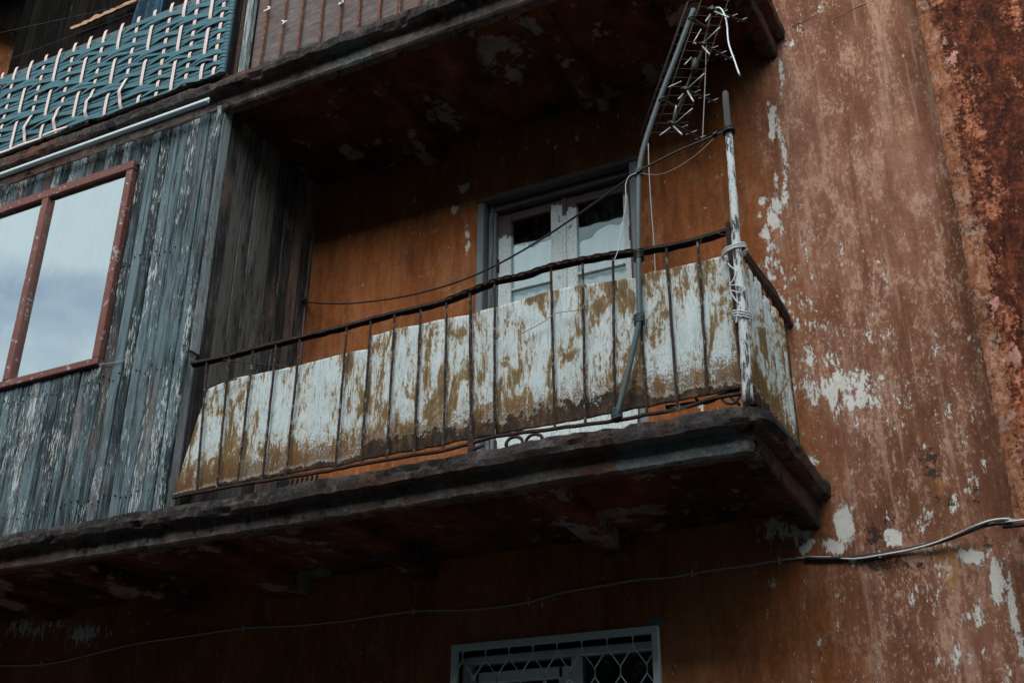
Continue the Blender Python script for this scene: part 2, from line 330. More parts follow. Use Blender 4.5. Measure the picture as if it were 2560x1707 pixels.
def mat_sheet():
    N = NT('scraped_white_sheet_metal'); p = N.pos(); hgt = N.attr('hgt'); deep = N.attr('deep')
    pv = N.pos((1, 0.3, 0.16)); br = N.noise(pv, 34, 7, 0.72, 0.6); blob = N.noise(N.pos((1, 0.3, 0.42)), 9.5, 7, 0.66, 0.9); big = N.noise(N.pos((1, 0.3, 0.5)), 2.4, 4, 0.55); fine = N.noise(N.pos((1, 0.3, 0.35)), 120, 6, 0.78)
    white = N.mix(N.noise(pv, 14, 5, 0.65), (0.38, 0.475, 0.50), (0.66, 0.715, 0.72))
    must = N.mix(N.noise(pv, 26, 5, 0.65), (0.085, 0.047, 0.012), (0.235, 0.142, 0.036))
    f = N.m_('ADD', N.m_('ADD', N.m_('MULTIPLY', br, 0.34), N.m_('MULTIPLY', blob, 0.54)), N.m_('MULTIPLY', fine, 0.12))
    f = N.m_('ADD', N.m_('ADD', f, N.attr('bias')), N.m_('MULTIPLY', N.m_('SUBTRACT', big, 0.5), 0.34)); f = N.m_('ADD', f, N.m_('MULTIPLY', N.ss(hgt, 0.38, 0.0), 0.035))
    scr = N.ss(f, 0.505, 0.555); soft = N.ss(N.m_('ADD', f, N.m_('MULTIPLY', N.m_('SUBTRACT', fine, 0.5), 0.35)), 0.44, 0.57)
    col = N.mix(N.m_('MULTIPLY', soft, 0.75), white, (0.37, 0.315, 0.22))
    stc = N.ramp(f, [(0.50, (0.36, 0.26, 0.125)), (0.535, (0.235, 0.140, 0.040)), (0.575, (0.135, 0.076, 0.020)), (0.64, (0.060, 0.033, 0.013))])
    col = N.mix(N.m_('MULTIPLY', N.ss(N.m_('ADD', f, N.m_('MULTIPLY', N.m_('SUBTRACT', fine, 0.5), 0.12)), 0.510, 0.535), 0.94), col, stc)
    thin = N.ss(N.noise(N.pos((1, 0.3, 0.07)), 140, 5, 0.75), 0.52, 0.62); col = N.mix(N.m_('MULTIPLY', thin, 0.55), col, (0.20, 0.155, 0.13))
    dirt = N.ss(fine, 0.565, 0.66); col = N.mix(N.m_('MULTIPLY', dirt, 0.7), col, (0.13, 0.085, 0.045))
    # rust creeping up from the lower edge, bare steel below it
    rn = N.noise(N.pos((1, 0.3, 0.8)), 13, 9, 0.76); gr = N.noise(N.pos((1, 0.3, 0.9)), 95, 5, 0.75)
    up_ = N.ss(hgt, 0.34, 0.0); gm = N.ss(N.m_('ADD', N.m_('MULTIPLY', gr, 0.55), N.m_('ADD', N.m_('MULTIPLY', rn, 0.45), N.m_('MULTIPLY', up_, 0.20))), 0.57, 0.66)
    col = N.mix(N.m_('MULTIPLY', gm, N.m_('MULTIPLY', N.ss(hgt, 0.42, 0.20), 0.9)), col, N.ramp(N.m_('ADD', N.m_('MULTIPLY', rn, 0.5), N.m_('MULTIPLY', gr, 0.5)), [(0.38, (0.040, 0.018, 0.010)), (0.5, (0.115, 0.050, 0.016)), (0.62, (0.25, 0.135, 0.045))]))
    rl = N.m_('SUBTRACT', hgt, N.m_('MULTIPLY', deep, N.m_('SUBTRACT', N.m_('ADD', N.m_('MULTIPLY', rn, 2.6), N.m_('MULTIPLY', gr, 0.5)), 1.0)))
    edge = N.m_('MULTIPLY', N.ss(rl, 0.03, 0.004), N.ss(gr, 0.46, 0.52)); col = N.mix(N.m_('MULTIPLY', edge, 0.7), col, (0.48, 0.44, 0.37))
    bare = N.ss(rl, 0.006, 0.0); col = N.mix(bare, col, N.ramp(N.noise(N.pos((1, 0.3, 0.6)), 22, 8, 0.8), [(0.38, (0.008, 0.006, 0.005)), (0.52, (0.040, 0.022, 0.012)), (0.62, (0.13, 0.058, 0.022))]))
    h = N.m_('SUBTRACT', N.m_('ADD', N.m_('MULTIPLY', br, 0.3), N.m_('MULTIPLY', gr, 0.35)), N.m_('MULTIPLY', N.m_('ADD', scr, bare), 0.4))
    return N.done(col, 0.6, 0, N.bump(h, 0.7, 0.004), 0.2)
def mat_iron(name, base=(0.030, 0.022, 0.020), rust=(0.13, 0.05, 0.022), amt=0.5, pale=0.0):
    N = NT(name); p = N.pos(rnd=5); n = N.noise(p, 40, 6, 0.7); col = N.mix(N.m_('MULTIPLY', N.ss(n, 0.48, 0.62), amt), base, rust)
    if pale: col = N.mix(N.m_('MULTIPLY', N.ss(N.noise(N.pos((1, 1, 0.4), rnd=5), 55, 5, 0.7), 0.58, 0.63), pale), col, (0.42, 0.45, 0.45))
    return N.done(col, 0.8, 0.0, N.bump(n, 0.6, 0.003), 0.15)
def mat_plain(name, col, rough=0.7, metal=0.0, var=0.25, scale=25, spec=0.4, stretch=(1, 1, 1)):
    N = NT(name); n = N.noise(N.pos(stretch, rnd=7), scale, 5, 0.65); d = tuple(c*(1-var) for c in col); e = tuple(min(1, c*(1+var)) for c in col)
    return N.done(N.mix(n, d, e), rough, metal, N.bump(n, 0.25, 0.003), spec)
def mat_door():
    N = NT('crazed_door_paint'); p = N.pos(); z = N.xyz()[2]; reach = N.attr('reach')
    n = N.noise(N.pos((1, 1, 0.4)), 26, 7, 0.7); old = N.mix(N.noise(p, 8, 4, 0.6), (0.065, 0.040, 0.036), (0.115, 0.075, 0.068))
    new = N.mix(N.noise(N.pos((1, 1, 0.3)), 12, 4, 0.6), (0.50, 0.59, 0.60), (0.70, 0.77, 0.77))
    crz = N.ss(N.vor(N.pos((1, 1, 0.55)), 48, 'DISTANCE_TO_EDGE'), 0.045, 0.012); new = N.mix(N.m_('MULTIPLY', crz, 0.55), new, (0.14, 0.15, 0.15))
    new = N.mix(N.ss(n, 0.63, 0.655), new, N.mix(N.noise(p, 30, 3, 0.5), (0.035, 0.028, 0.026), (0.20, 0.105, 0.065)))
    f = N.m_('ADD', reach, N.m_('MULTIPLY', N.m_('SUBTRACT', n, 0.5), 0.18)); f = N.ss(f, 0.0, 0.012)
    col = N.mix(f, old, new)
    return N.done(col, 0.65, 0, N.bump(N.m_('SUBTRACT', n, N.m_('MULTIPLY', crz, 0.5)), 0.5, 0.004), 0.35)
def mat_glass(name, tint, refl, ior=1.5, rough=0.02, dust=0.03):
    """old pane: mirror part laid over a dim see-through part"""
    N = NT(name); o = N.n('ShaderNodeOutputMaterial'); g = N.n('ShaderNodeBsdfGlossy'); g.inputs['Roughness'].default_value = rough; g.inputs['Color'].default_value = (0.95, 0.98, 1, 1)
    t = N.n('ShaderNodeBsdfTransparent'); t.inputs['Color'].default_value = tuple(tint)+(1,)
    fr = N.n('ShaderNodeFresnel'); fr.inputs[0].default_value = ior; f = N.m_('ADD', fr.outputs[0], refl, True)
    w = N.noise(N.pos(), 1.3, 3, 0.5); b = N.bump(w, 0.12, 0.02); N.set(g.inputs['Normal'], b)
    mx = N.n('ShaderNodeMixShader'); N.set(mx.inputs[0], f); N.t.links.new(t.outputs[0], mx.inputs[1]); N.t.links.new(g.outputs[0], mx.inputs[2])
    du = N.n('ShaderNodeBsdfDiffuse'); du.inputs['Color'].default_value = (0.42, 0.42, 0.40, 1); dn = N.m_('ADD', N.m_('MULTIPLY', N.ss(N.noise(N.pos((1, 1, 0.22)), 9, 7, 0.72), 0.46, 0.68), dust), N.m_('MULTIPLY', N.ss(N.noise(N.pos(), 46, 5, 0.75), 0.60, 0.68), dust*1.4))
    m2 = N.n('ShaderNodeMixShader'); N.set(m2.inputs[0], dn); N.t.links.new(mx.outputs[0], m2.inputs[1]); N.t.links.new(du.outputs[0], m2.inputs[2]); N.t.links.new(m2.outputs[0], o.inputs[0])
    return N.m
def mat_cable(name, col, rough=0.5): return mat_plain(name, col, rough, 0, 0.15, 60)
def mat_leaf():
    N = NT('tree_leaves'); r = N.noise(N.pos(), 2.5, 3, 0.6); return N.done(N.mix(r, (0.020, 0.045, 0.016), (0.055, 0.095, 0.03)), 0.6, 0, None, 0.3)
def mat_pole():
    N = NT('flaking_white_pole_paint'); n = N.noise(N.pos((1, 1, 0.22)), 60, 6, 0.7); z = N.xyz()[2]
    old = N.mix(N.noise(N.pos((1, 1, 0.1)), 70, 4, 0.6), (0.035, 0.030, 0.028), (0.115, 0.115, 0.11)); top = N.ss(z, 5.13, 5.17, 0.0, 0.30)
    col = N.mix(N.ss(N.m_('SUBTRACT', n, top), 0.44, 0.50), old, N.mix(n, (0.48, 0.52, 0.52), (0.66, 0.68, 0.67)))
    return N.done(col, 0.8, 0, N.bump(n, 0.6, 0.006), 0.3)
def mat_ply():
    N = NT('weathered_plywood'); p = N.pos((0.35, 1, 1)); n = N.noise(p, 32, 5, 0.6); g = N.noise(N.pos((0.15, 1, 1)), 80, 4, 0.6)
    col = N.ramp(N.m_('ADD', N.m_('MULTIPLY', n, 0.6), N.m_('MULTIPLY', g, 0.4)), [(0.3, (0.070, 0.058, 0.056)), (0.5, (0.115, 0.092, 0.088)), (0.7, (0.185, 0.165, 0.16))])
    col = N.mix(N.ss(N.noise(N.pos(), 2.5, 5, 0.6), 0.5, 0.7), col, (0.15, 0.082, 0.066))
    return N.done(col, 0.85, 0, N.bump(g, 0.4, 0.004), 0.25)
def mat_ground():
    N = NT('asphalt'); p = N.pos(); n = N.noise(p, 120, 3, 0.6); b = N.noise(p, 0.6, 5, 0.6); return N.done(N.mix(b, (0.022, 0.022, 0.023), (0.045, 0.044, 0.042)), 0.9, 0, N.bump(n, 0.4, 0.01), 0.3)
def mat_curtain():
    N = NT('white_paper'); n = N.noise(N.pos((1, 1, 0.08)), 9, 4, 0.6); return N.done(N.mix(n, (0.66, 0.69, 0.69), (0.88, 0.89, 0.88)), 0.9, 0, None, 0.2)

MAT['wall'] = mat_wall(); MAT['nb'] = mat_neighbour()
MAT['lip'] = mat_concrete('mossy_slab_edge', (0.030, 0.026, 0.025), (0.070, 0.058, 0.054), 0.35)
MAT['fascia'] = mat_concrete('slab_fascia', (0.105, 0.085, 0.078), (0.185, 0.150, 0.135), 0.5)
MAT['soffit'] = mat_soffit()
MAT['board'] = mat_boards('weathered_blue_grey_boards', (0.008, 0.013, 0.016), (0.112, 0.164, 0.182), 0.62)
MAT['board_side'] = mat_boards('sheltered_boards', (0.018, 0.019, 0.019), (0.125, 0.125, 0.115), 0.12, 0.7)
MAT['trim'] = mat_boards('grey_trim_boards', (0.07, 0.09, 0.095), (0.33, 0.39, 0.40), 0.5, 0.1)
MAT['red'] = mat_paint_red(); MAT['sheet'] = mat_sheet()
MAT['iron'] = mat_iron('rusty_black_iron'); MAT['bar'] = mat_iron('flaking_bar_iron', (0.030, 0.024, 0.022), (0.14, 0.065, 0.03), 0.5, 0.45)
MAT['rust'] = mat_iron('red_rust_bar', (0.13, 0.048, 0.028), (0.30, 0.12, 0.075), 0.8)
MAT['pipe'] = mat_plain('galvanised_pipe', (0.085, 0.108, 0.115), 0.6, 0.25, 0.4, 70)
MAT['alu'] = mat_plain('bright_aluminium', (0.50, 0.54, 0.55), 0.45, 0.4, 0.12)
MAT['antwire'] = mat_plain('grid_wire', (0.07, 0.06, 0.056), 0.7, 0.0, 0.3, 25, 0.1)
MAT['black'] = mat_cable('black_cable', (0.018, 0.018, 0.020), 0.5); MAT['whitew'] = mat_cable('white_wire', (0.60, 0.61, 0.60), 0.5); MAT['greyw'] = mat_cable('grey_wire', (0.33, 0.31, 0.29), 0.6)
MAT['pole'] = mat_pole(); MAT['ply'] = mat_ply(); MAT['door'] = mat_door(); MAT['curtain'] = mat_curtain()
MAT['frame'] = mat_plain('dull_grey_frame_paint', (0.155, 0.175, 0.178), 0.7, 0, 0.3, 18, 0.3, (1, 1, 0.3)); MAT['frame_dark'] = mat_plain('brown_lintel', (0.085, 0.066, 0.064), 0.8, 0, 0.35, 14)
MAT['dglass'] = mat_glass('door_glass', (0.90, 0.94, 0.95), 0.0); MAT['wglass'] = mat_glass('reflecting_window_glass', (0.25, 0.3, 0.32), 0.50, 1.6, 0.03, 0.20)
MAT['teal'] = mat_plain('teal_plastic_strap', (0.046, 0.118, 0.142), 0.6, 0, 0.45, 7, 0.2, (0.5, 1, 2)); MAT['pinkstrap'] = mat_plain('pale_pink_strap', (0.66, 0.50, 0.465), 0.5, 0, 0.08, 12)
MAT['cloth'] = mat_plain('dark_blue_cloth', (0.032, 0.075, 0.11), 0.9, 0, 0.3, 20, 0.1); MAT['tan'] = mat_plain('split_timber', (0.36, 0.215, 0.135), 0.8, 0, 0.3, 30)
MAT['shade_wood'] = mat_boards('shade_dark_loggia_boards', (0.004, 0.0035, 0.003), (0.012, 0.010, 0.009), 0.0, 0.0, 0.02)  # near black: the shade under the roof is put into the board colour
MAT['strip'] = mat_plain('pale_metal_strip', (0.52, 0.60, 0.62), 0.5, 0.2, 0.12); MAT['grille'] = mat_plain('grey_grille_paint', (0.50, 0.57, 0.59), 0.5, 0, 0.15, 60)
MAT['upvc'] = mat_plain('white_plastic_frame', (0.68, 0.71, 0.72), 0.45, 0, 0.06); MAT['room'] = mat_plain('dark_room', (0.02, 0.022, 0.024), 0.9)
MAT['ground'] = mat_ground(); MAT['leaf'] = mat_leaf(); MAT['bark'] = mat_plain('bark', (0.07, 0.05, 0.038), 0.9, 0, 0.4, 12, 0.2, (1, 1, 0.2))
MAT['far_wall'] = mat_plain('pale_blue_render', (0.050, 0.066, 0.075), 0.9, 0, 0.2, 1.5); MAT['far_roof'] = mat_plain('far_roof', (0.10, 0.07, 0.06), 0.9, 0, 0.2, 5)
MAT['bulb'] = mat_plain('white_tape', (0.72, 0.74, 0.74), 0.6); MAT['moss'] = mat_plain('dry_grass', (0.11, 0.10, 0.07), 0.9); MAT['mortar'] = mat_plain('grey_render_patch', (0.13, 0.13, 0.125), 0.9, 0, 0.3, 30)
# ------------------------------------------------------------------ ground and the house wall
WY = 6.0                     # face of the house wall
FY = 4.85                    # front line of the balconies
g = MB(); g.box((-70, -70, -0.3), (70, 70, 0.0)); g.build('ground', MAT['ground'], kind='structure', label='dark asphalt street and yard below the house')

house = thing('apartment_house', 'orange stucco house with peeling white patches and two concrete balconies', 'house', (-4, WY, 0))
DOOR = (-3.37, -2.16, 3.60, 6.06); WIN = (-3.47, -2.19, 1.45, 2.935)
def ticks(segs, extra):
    a = np.concatenate([np.arange(p, q, st) for p, q, st in segs]+[np.array([segs[-1][1]])])
    for e in extra:
        i = np.argmin(np.abs(a-e)); a[i] = e
    return np.unique(a)
XS = ticks([(-13, -9.4, 0.2), (-9.4, -4.9, 0.03), (-4.9, 0.0, 0.0145)], [DOOR[0], DOOR[1], WIN[0], WIN[1]])
ZS = ticks([(0, 2.4, 0.12), (2.4, 6.7, 0.0145), (6.7, 8.0, 0.03), (8.0, 11.0, 0.06)], [DOOR[2], DOOR[3], WIN[2], WIN[3]])
GX, GZ = np.meshgrid(XS, ZS, indexing='ij')
WPX = 0.16*(fbm(GX, GZ, 3.5, 5, .6, 61)-.5)+0.05*(fbm(GX, GZ, 16, 4, .6, 63)-.5); WPZ = 0.22*(fbm(GX, GZ, 3.0, 5, .6, 62)-.5)+0.06*(fbm(GX, GZ, 14, 4, .6, 64)-.5)
def blob(field, px, py, rx, ry, w, p=2.0):
    c = at(px, py, WY); ex = abs((at(px+rx, py, WY)-c).x); ez = abs((at(px, py+ry, WY)-c).z)
    wk = min(1.0, 0.25+ex/0.12); d = ((GX+WPX*wk-c.x)/ex)**2+((GZ+WPZ*wk-c.z)/ez)**2
    np.maximum(field, w*np.exp(-d**(p/2)*0.9), out=field)
peel = np.zeros_like(GX); dark = np.zeros_like(GX); ochre = np.zeros_like(GX)
for b in [(1775, 285, 9, 42, 1.25, 2.6), (1767, 238, 5, 7, 1.1), (1779, 250, 5, 8, 1.1), (1794, 170, 6, 42, .80, 2.6), (1797, 330, 9, 80, .62), (1803, 440, 12, 90, .60), (1772, 375, 7, 30, .40), (1780, 420, 9, 24, .62),
          (1781, 475, 16, 30, .95), (1776, 512, 14, 28, 1.1), (1752, 470, 18, 12, .72), (1738, 502, 10, 8, .95), (1753, 545, 16, 14, .95), (1768, 600, 28, 64, .52), (1790, 560, 50, 80, .34), (1810, 640, 60, 40, .36),
          (1845, 675, 40, 24, .52), (1800, 690, 18, 30, .62), (1828, 745, 16, 20, .66), (1868, 705, 14, 10, .5), (1842, 790, 18, 14, .55), (1862, 835, 18, 18, .90), (1850, 880, 20, 30, .62),
          (1885, 905, 34, 46, .68), (1925, 905, 50, 44, .78), (1985, 890, 46, 70, .62), (1965, 930, 70, 34, .72), (2010, 790, 70, 90, .36), (2060, 900, 60, 60, .42), (1900, 840, 70, 60, .44), (2150, 790, 40, 80, .36), (2240, 850, 40, 90, .34), (1890, 760, 60, 60, .42), (2180, 960, 60, 60, .34), (1850, 830, 40, 90, .46), (1810, 720, 40, 60, .42), (1930, 830, 70, 80, .40), (1850, 560, 50, 120, .28), (1990, 620, 90, 140, .22), (2000, 960, 120, 30, .40),
          (1868, 1065, 22, 26, .66), (1945, 1210, 24, 58, 1.1, 2.6), (1915, 1270, 44, 22, .95, 2.6), (1825, 1225, 54, 26, .85), (1770, 1225, 44, 40, .68), (1850, 1265, 40, 12, .8), (1955, 1295, 20, 10, .6),
          (2057, 1238, 27, 24, 1.25, 2.6), (2128, 1195, 18, 40, .58), (2185, 1155, 14, 34, .62), (2232, 1100, 20, 30, .56), (2255, 1060, 12, 26, .62), (2215, 1120, 24, 10, .5),
          (2292, 1340, 22, 62, 1.0, 2.6), (2230, 1290, 64, 28, .82), (2170, 1310, 32, 38, .70), (2336, 1420, 13, 120, .80), (2250, 1425, 24, 20, .66), (2210, 1430, 18, 16, .5),
          (2150, 1250, 60, 30, .42), (2150, 1400, 160, 130, .28), (2200, 1510, 100, 60, .38), (2060, 1450, 120, 80, .24), (2120, 1050, 160, 80, .17), (2100, 960, 140, 60, .20),
          (1068, 430, 14, 10, 1.0, 2.6), (1045, 477, 10, 11, 1.1, 2.6), (1076, 540, 6, 12, .85), (1080, 565, 8, 10, .85), (1230, 345, 60, 18, .30), (1340, 310, 90, 20, .30), (880, 380, 60, 12, .62), (1000, 320, 40, 12, .5),
          (60, 1450, 66, 24, .62), (205, 1445, 60, 30, .66), (130, 1430, 60, 18, .5), (1860, 20, 60, 40, .26), (1815, 100, 14, 14, .6), (1830, 60, 30, 20, .42), (1720, 240, 60, 60, .0),
          (60, 90, 30, 60, .5), (95, 110, 10, 40, 1.0, 2.6), (40, 200, 60, 40, .7), (1500, 600, 14, 8, .5), (1620, 930, 20, 14, .45), (1605, 590, 10, 6, .4)]:
    blob(peel, *b)
# fine scatter over the right-hand wall
ri = np.clip((GX+1.75)/0.5, 0, 1); peel = np.maximum(peel, ri*(0.05+0.20*fbm(GX, GZ, 1.3, 4, .55, 3)*np.clip((4.9-GZ)/1.2, 0.1, 1)))
for b in [(2120, 1045, 30, 26, .60), (2130, 1080, 26, 26, .62), (2150, 1125, 30, 26, .42), (2015, 1240, 40, 40, .62), (2050, 1195, 34, 30, .46), (2025, 1306, 66, 22, .70), (2090, 1300, 60, 16, .55), (2180, 1145, 14, 40, .50), (2240, 1130, 18, 40, .50), (2270, 1250, 26, 24, .62),
          (1795, 90, 16, 30, .5), (1905, 1120, 14, 40, .4)]: blob(dark, *b)
for b in [(2165, 1290, 40, 50, .62), (2140, 1110, 22, 40, .6), (2090, 1160, 16, 30, .45), (2185, 1340, 20, 60, .6), (1840, 770, 30, 26, .55), (1700, 560, 60, 70, .45), (1200, 640, 70, 60, .4), (1010, 620, 60, 30, .4)]: blob(ochre, *b)
tone = np.clip((GX+1.42+0.5*(fbm(GX, GZ, 1.1, 4, .5, 31)-.5))/0.42, 0, 1); tone = tone*tone*(3-2*tone)
tone = np.maximum(tone, 0.25*np.clip((3.3-GZ)/0.8, 0, 1))
disp = 0.016*(fbm(GX, GZ, 1.1, 4, .5, 5)-.5)+0.006*(fbm(GX, GZ, 7, 3, .5, 8)-.5)-0.004*np.clip(peel*2-1, -1, 0)
P = np.stack([GX, WY-disp-0.002, GZ], -1)
keep = np.ones((len(XS)-1, len(ZS)-1), bool); mx_ = (XS[:-1]+XS[1:])/2; mz_ = (ZS[:-1]+ZS[1:])/2
for (a, b, c, d) in (DOOR, WIN): keep &= ~((mx_[:, None] > a) & (mx_[:, None] < b) & (mz_[None] > c) & (mz_[None] < d))
# fast numpy mesh
def np_mesh(name, P, keep, attrs, mat, parent, flip=False, smooth=True, **kw):
    nu, nv = P.shape[:2]; me = bpy.data.meshes.new(name); me.vertices.add(nu*nv); me.vertices.foreach_set('co', P.reshape(-1).astype(np.float32))
    I = np.arange(nu*nv).reshape(nu, nv); Q = np.stack([I[:-1, :-1], I[1:, :-1], I[1:, 1:], I[:-1, 1:]], -1)
    Q = Q[keep] if keep is not None else Q.reshape(-1, 4)
    if flip: Q = Q[:, ::-1]
    n = len(Q); me.loops.add(n*4); me.loops.foreach_set('vertex_index', Q.reshape(-1).astype(np.int32)); me.polygons.add(n)
    me.polygons.foreach_set('loop_start', np.arange(0, n*4, 4, dtype=np.int32)); me.polygons.foreach_set('use_smooth', np.full(n, smooth)); me.update(calc_edges=True)
    for k, a in attrs.items(): me.attributes.new(k, 'FLOAT', 'POINT').data.foreach_set('value', a.reshape(-1).astype(np.float32))
    me.materials.append(mat); return link(name, me, parent, **kw)
wall = np_mesh('wall', P, keep, dict(peel=peel, dark=dark, ochre=ochre, tone=tone), MAT['wall'], house, label='orange stucco wall fading to pinkish brown with torn white patches')
# wall body behind the plaster: reveals of both openings, roof-high core
core = MB()
for (a, b, c, d) in (DOOR, WIN):
    y0, y1 = WY+0.002, WY+0.34
    core.box((a-0.05, y0+.02, c), (a, y1, d)); core.box((b, y0+.02, c), (b+0.05, y1, d)); core.box((a-0.05, y0+.02, d), (b+0.05, y1, d+0.05)); core.box((a-0.05, y0+.02, c-0.05), (b+0.05, y1, c))
    core.box((a-0.3, y1, c-0.3), (b+0.3, y1+1.6, c-0.25)); core.box((a-0.3, y1, d+.25), (b+0.3, y1+1.6, d+.3)); core.box((a-.35, y1, c-.3), (a-.3, y1+1.6, d+.3)); core.box((b+.3, y1, c-.3), (b+.35, y1+1.6, d+.3)); core.box((a-.35, y1+1.6, c-.3), (b+.35, y1+1.65, d+.3))
    core.box((a-.35, y1-.01, c-.3), (a-.051, y1+.01, d+.3)); core.box((b+.051, y1-.01, c-.3), (b+.35, y1+.01, d+.3)); core.box((a-.05, y1-.01, d+.051), (b+.05, y1+.01, d+.3)); core.box((a-.05, y1-.01, c-.3), (b+.05, y1+.01, c-.051))
core.build('room_shell', MAT['room'], house)
# hairline cracks
def crack(pts, name='crack'):
    q = []
    for (a, b) in zip(pts[:-1], pts[1:]):
        for t in np.linspace(0, 1, 7)[:-1]:
            q.append((a[0]+(b[0]-a[0])*t+random.uniform(-1.5, 1.5), a[1]+(b[1]-a[1])*t+random.uniform(-1.8, 1.8)))
    q.append(pts[-1]); m = MB(); m.tube([at(x, y, WY-0.001) for x, y in q], [random.uniform(.0015, .0035) for _ in q], 5); m.build(name, MAT['black'], house)
crack([(1840, 72), (1885, 62), (1925, 42), (1970, 18), (2010, 0)]); crack([(1120, 440), (1200, 420), (1290, 395), (1380, 382), (1440, 362), (1465, 358)]); crack([(1860, 1020), (1890, 1008), (1915, 1000)]); crack([(1820, 62), (1850, 48), (1890, 30)])
# bare patch scratches beside the enclosure
for pts in ([(725, 590), (770, 552), (808, 525)], [(735, 585), (775, 560)], [(760, 588), (785, 625)], [(790, 640), (803, 668)]):
    m = MB(); m.tube([at(x, y, WY-0.001) for x, y in pts], [.001, .003, .0012][:len(pts)], 4); m.build('scratch', MAT['tan'], house)

# ------------------------------------------------------------------ neighbouring projecting wall on the right
nbo = thing('neighbouring_wall', 'dark red neighbouring wall, its paint peeling off a bare plaster edge', 'wall', (0.5, 5.9, 0))
EDGE = -0.262; NY = 5.83
xs = np.concatenate([np.linspace(EDGE, 1.2, 110), np.linspace(1.25, 5, 30)]); zs = ticks([(0, 2.2, .1), (2.2, 7.2, .0145), (7.2, 11, .1)], [])
NX, NZ = np.meshgrid(xs, zs, indexing='ij'); U = NX-EDGE
edge_n = 0.010*(fbm(NZ*0+3.3, NZ, 4, 5, .6, 21)-.5)+0.012*(fbm(NZ*0+1, NZ, 25, 3, .5, 23)-.5)
PX = NX+edge_n*np.clip(1-U/0.10, 0, 1); rnd_ = 0.014*np.exp(-(U/0.012)**1.3)     # worn round arris
PY = NY+rnd_-0.022*(fbm(NX, NZ, 3, 5, .55, 25)-.5)-0.012*(fbm(NX, NZ, 16, 3, .5, 26)-.5)
stripv = np.clip(1.1-U/(0.095+0.05*np.clip((5-NZ)/2, 0, 1)+0.13*(fbm(NX*0, NZ, 1.2, 4, .5, 28)-.4)), -0.6, 1.1)
np_mesh('wall_face', np.stack([PX, PY, NZ], -1), None, dict(strip=stripv), MAT['nb'], nbo)
sd_ = np.linspace(0, 1, 10)[::-1]; EP = np.stack([PX[0], PY[0], zs], -1)
SP = np.stack([np.stack([EP[:, 0]+0.004*(1-s_)*0, EP[:, 1]+(WY+0.03-EP[:, 1])*s_, EP[:, 2]], -1) for s_ in sd_], 0)
np_mesh('wall_return', SP, None, dict(strip=np.ones(SP.shape[:2])), MAT['nb'], nbo)

# ------------------------------------------------------------------ concrete balcony slabs
def sweep_edge(zb, xr, seed, zoff_top=0.0):
    """lip and fascia run along the front, round the corner and back to the wall"""
    prof = [(-0.32, .190), (-0.10, .200), (0.0, .205), (0.05, .205), (0.095, .201), (0.114, .190), (0.120, .165), (0.119, .140), (0.112, .112), (0.080, .102), (0.032, .098), (0.024, .070), (0.022, .040), (0.018, .012), (0.004, .0), (-0.03, -.002), (-0.06, .0), (-0.075, .02), (-0.08, .05)]
    path = [(x, FY, 0, -1) for x in np.concatenate([np.arange(-12, -8, .06), np.arange(-8, xr-0.06, 0.016)])]
    for k in range(0, 7):
        a = math.pi/2*k/6; path.append((xr-0.05+0.05*math.sin(a), FY+0.05-0.05*math.cos(a), math.sin(a), -math.cos(a)))
    path += [(xr, y, 1, 0) for y in np.arange(FY+0.08, WY+0.03, 0.016)]
    n = len(path); m = len(prof); P = np.zeros((n, m, 3)); s = np.arange(n)*0.016
    lump = fbm(s, s*0, 1.6, 4, .55, seed)-.5; chip = fbm(s, s*0+5, 9, 3, .5, seed+4)-.5; und = fbm(s, s*0+9, 0.7, 3, .5, seed+9)-.5
    for j, (o_, z_) in enumerate(prof):
        jn = fbm(s, s*0+j*0.35, 6, 4, .6, seed+2)-.5+.5*(fbm(s, s*0+j*0.9, 24, 3, .6, seed+6)-.5); lipf = 1.0 if z_ > .09 else 0.45
        ck = -0.05*np.clip(fbm(s, s*0+j*.25, 5, 4, .6, seed+30)-.60, 0, 1)*(z_ > .1); out = o_+lipf*(0.030*lump+0.012*chip*(z_ > .1))+0.017*jn+3*ck; zz = z_+0.020*und*lipf+0.010*chip*(0.3+lipf)*(o_ > -.05)+0.010*jn+ck*(o_ > .05)*(z_ > .15)
        if o_ < -0.2: out = o_+0*s
        for i, (x, y, nx, ny) in enumerate(path): P[i, j] = (x+nx*out[i], y+ny*out[i], zb+zz[i])
    return P
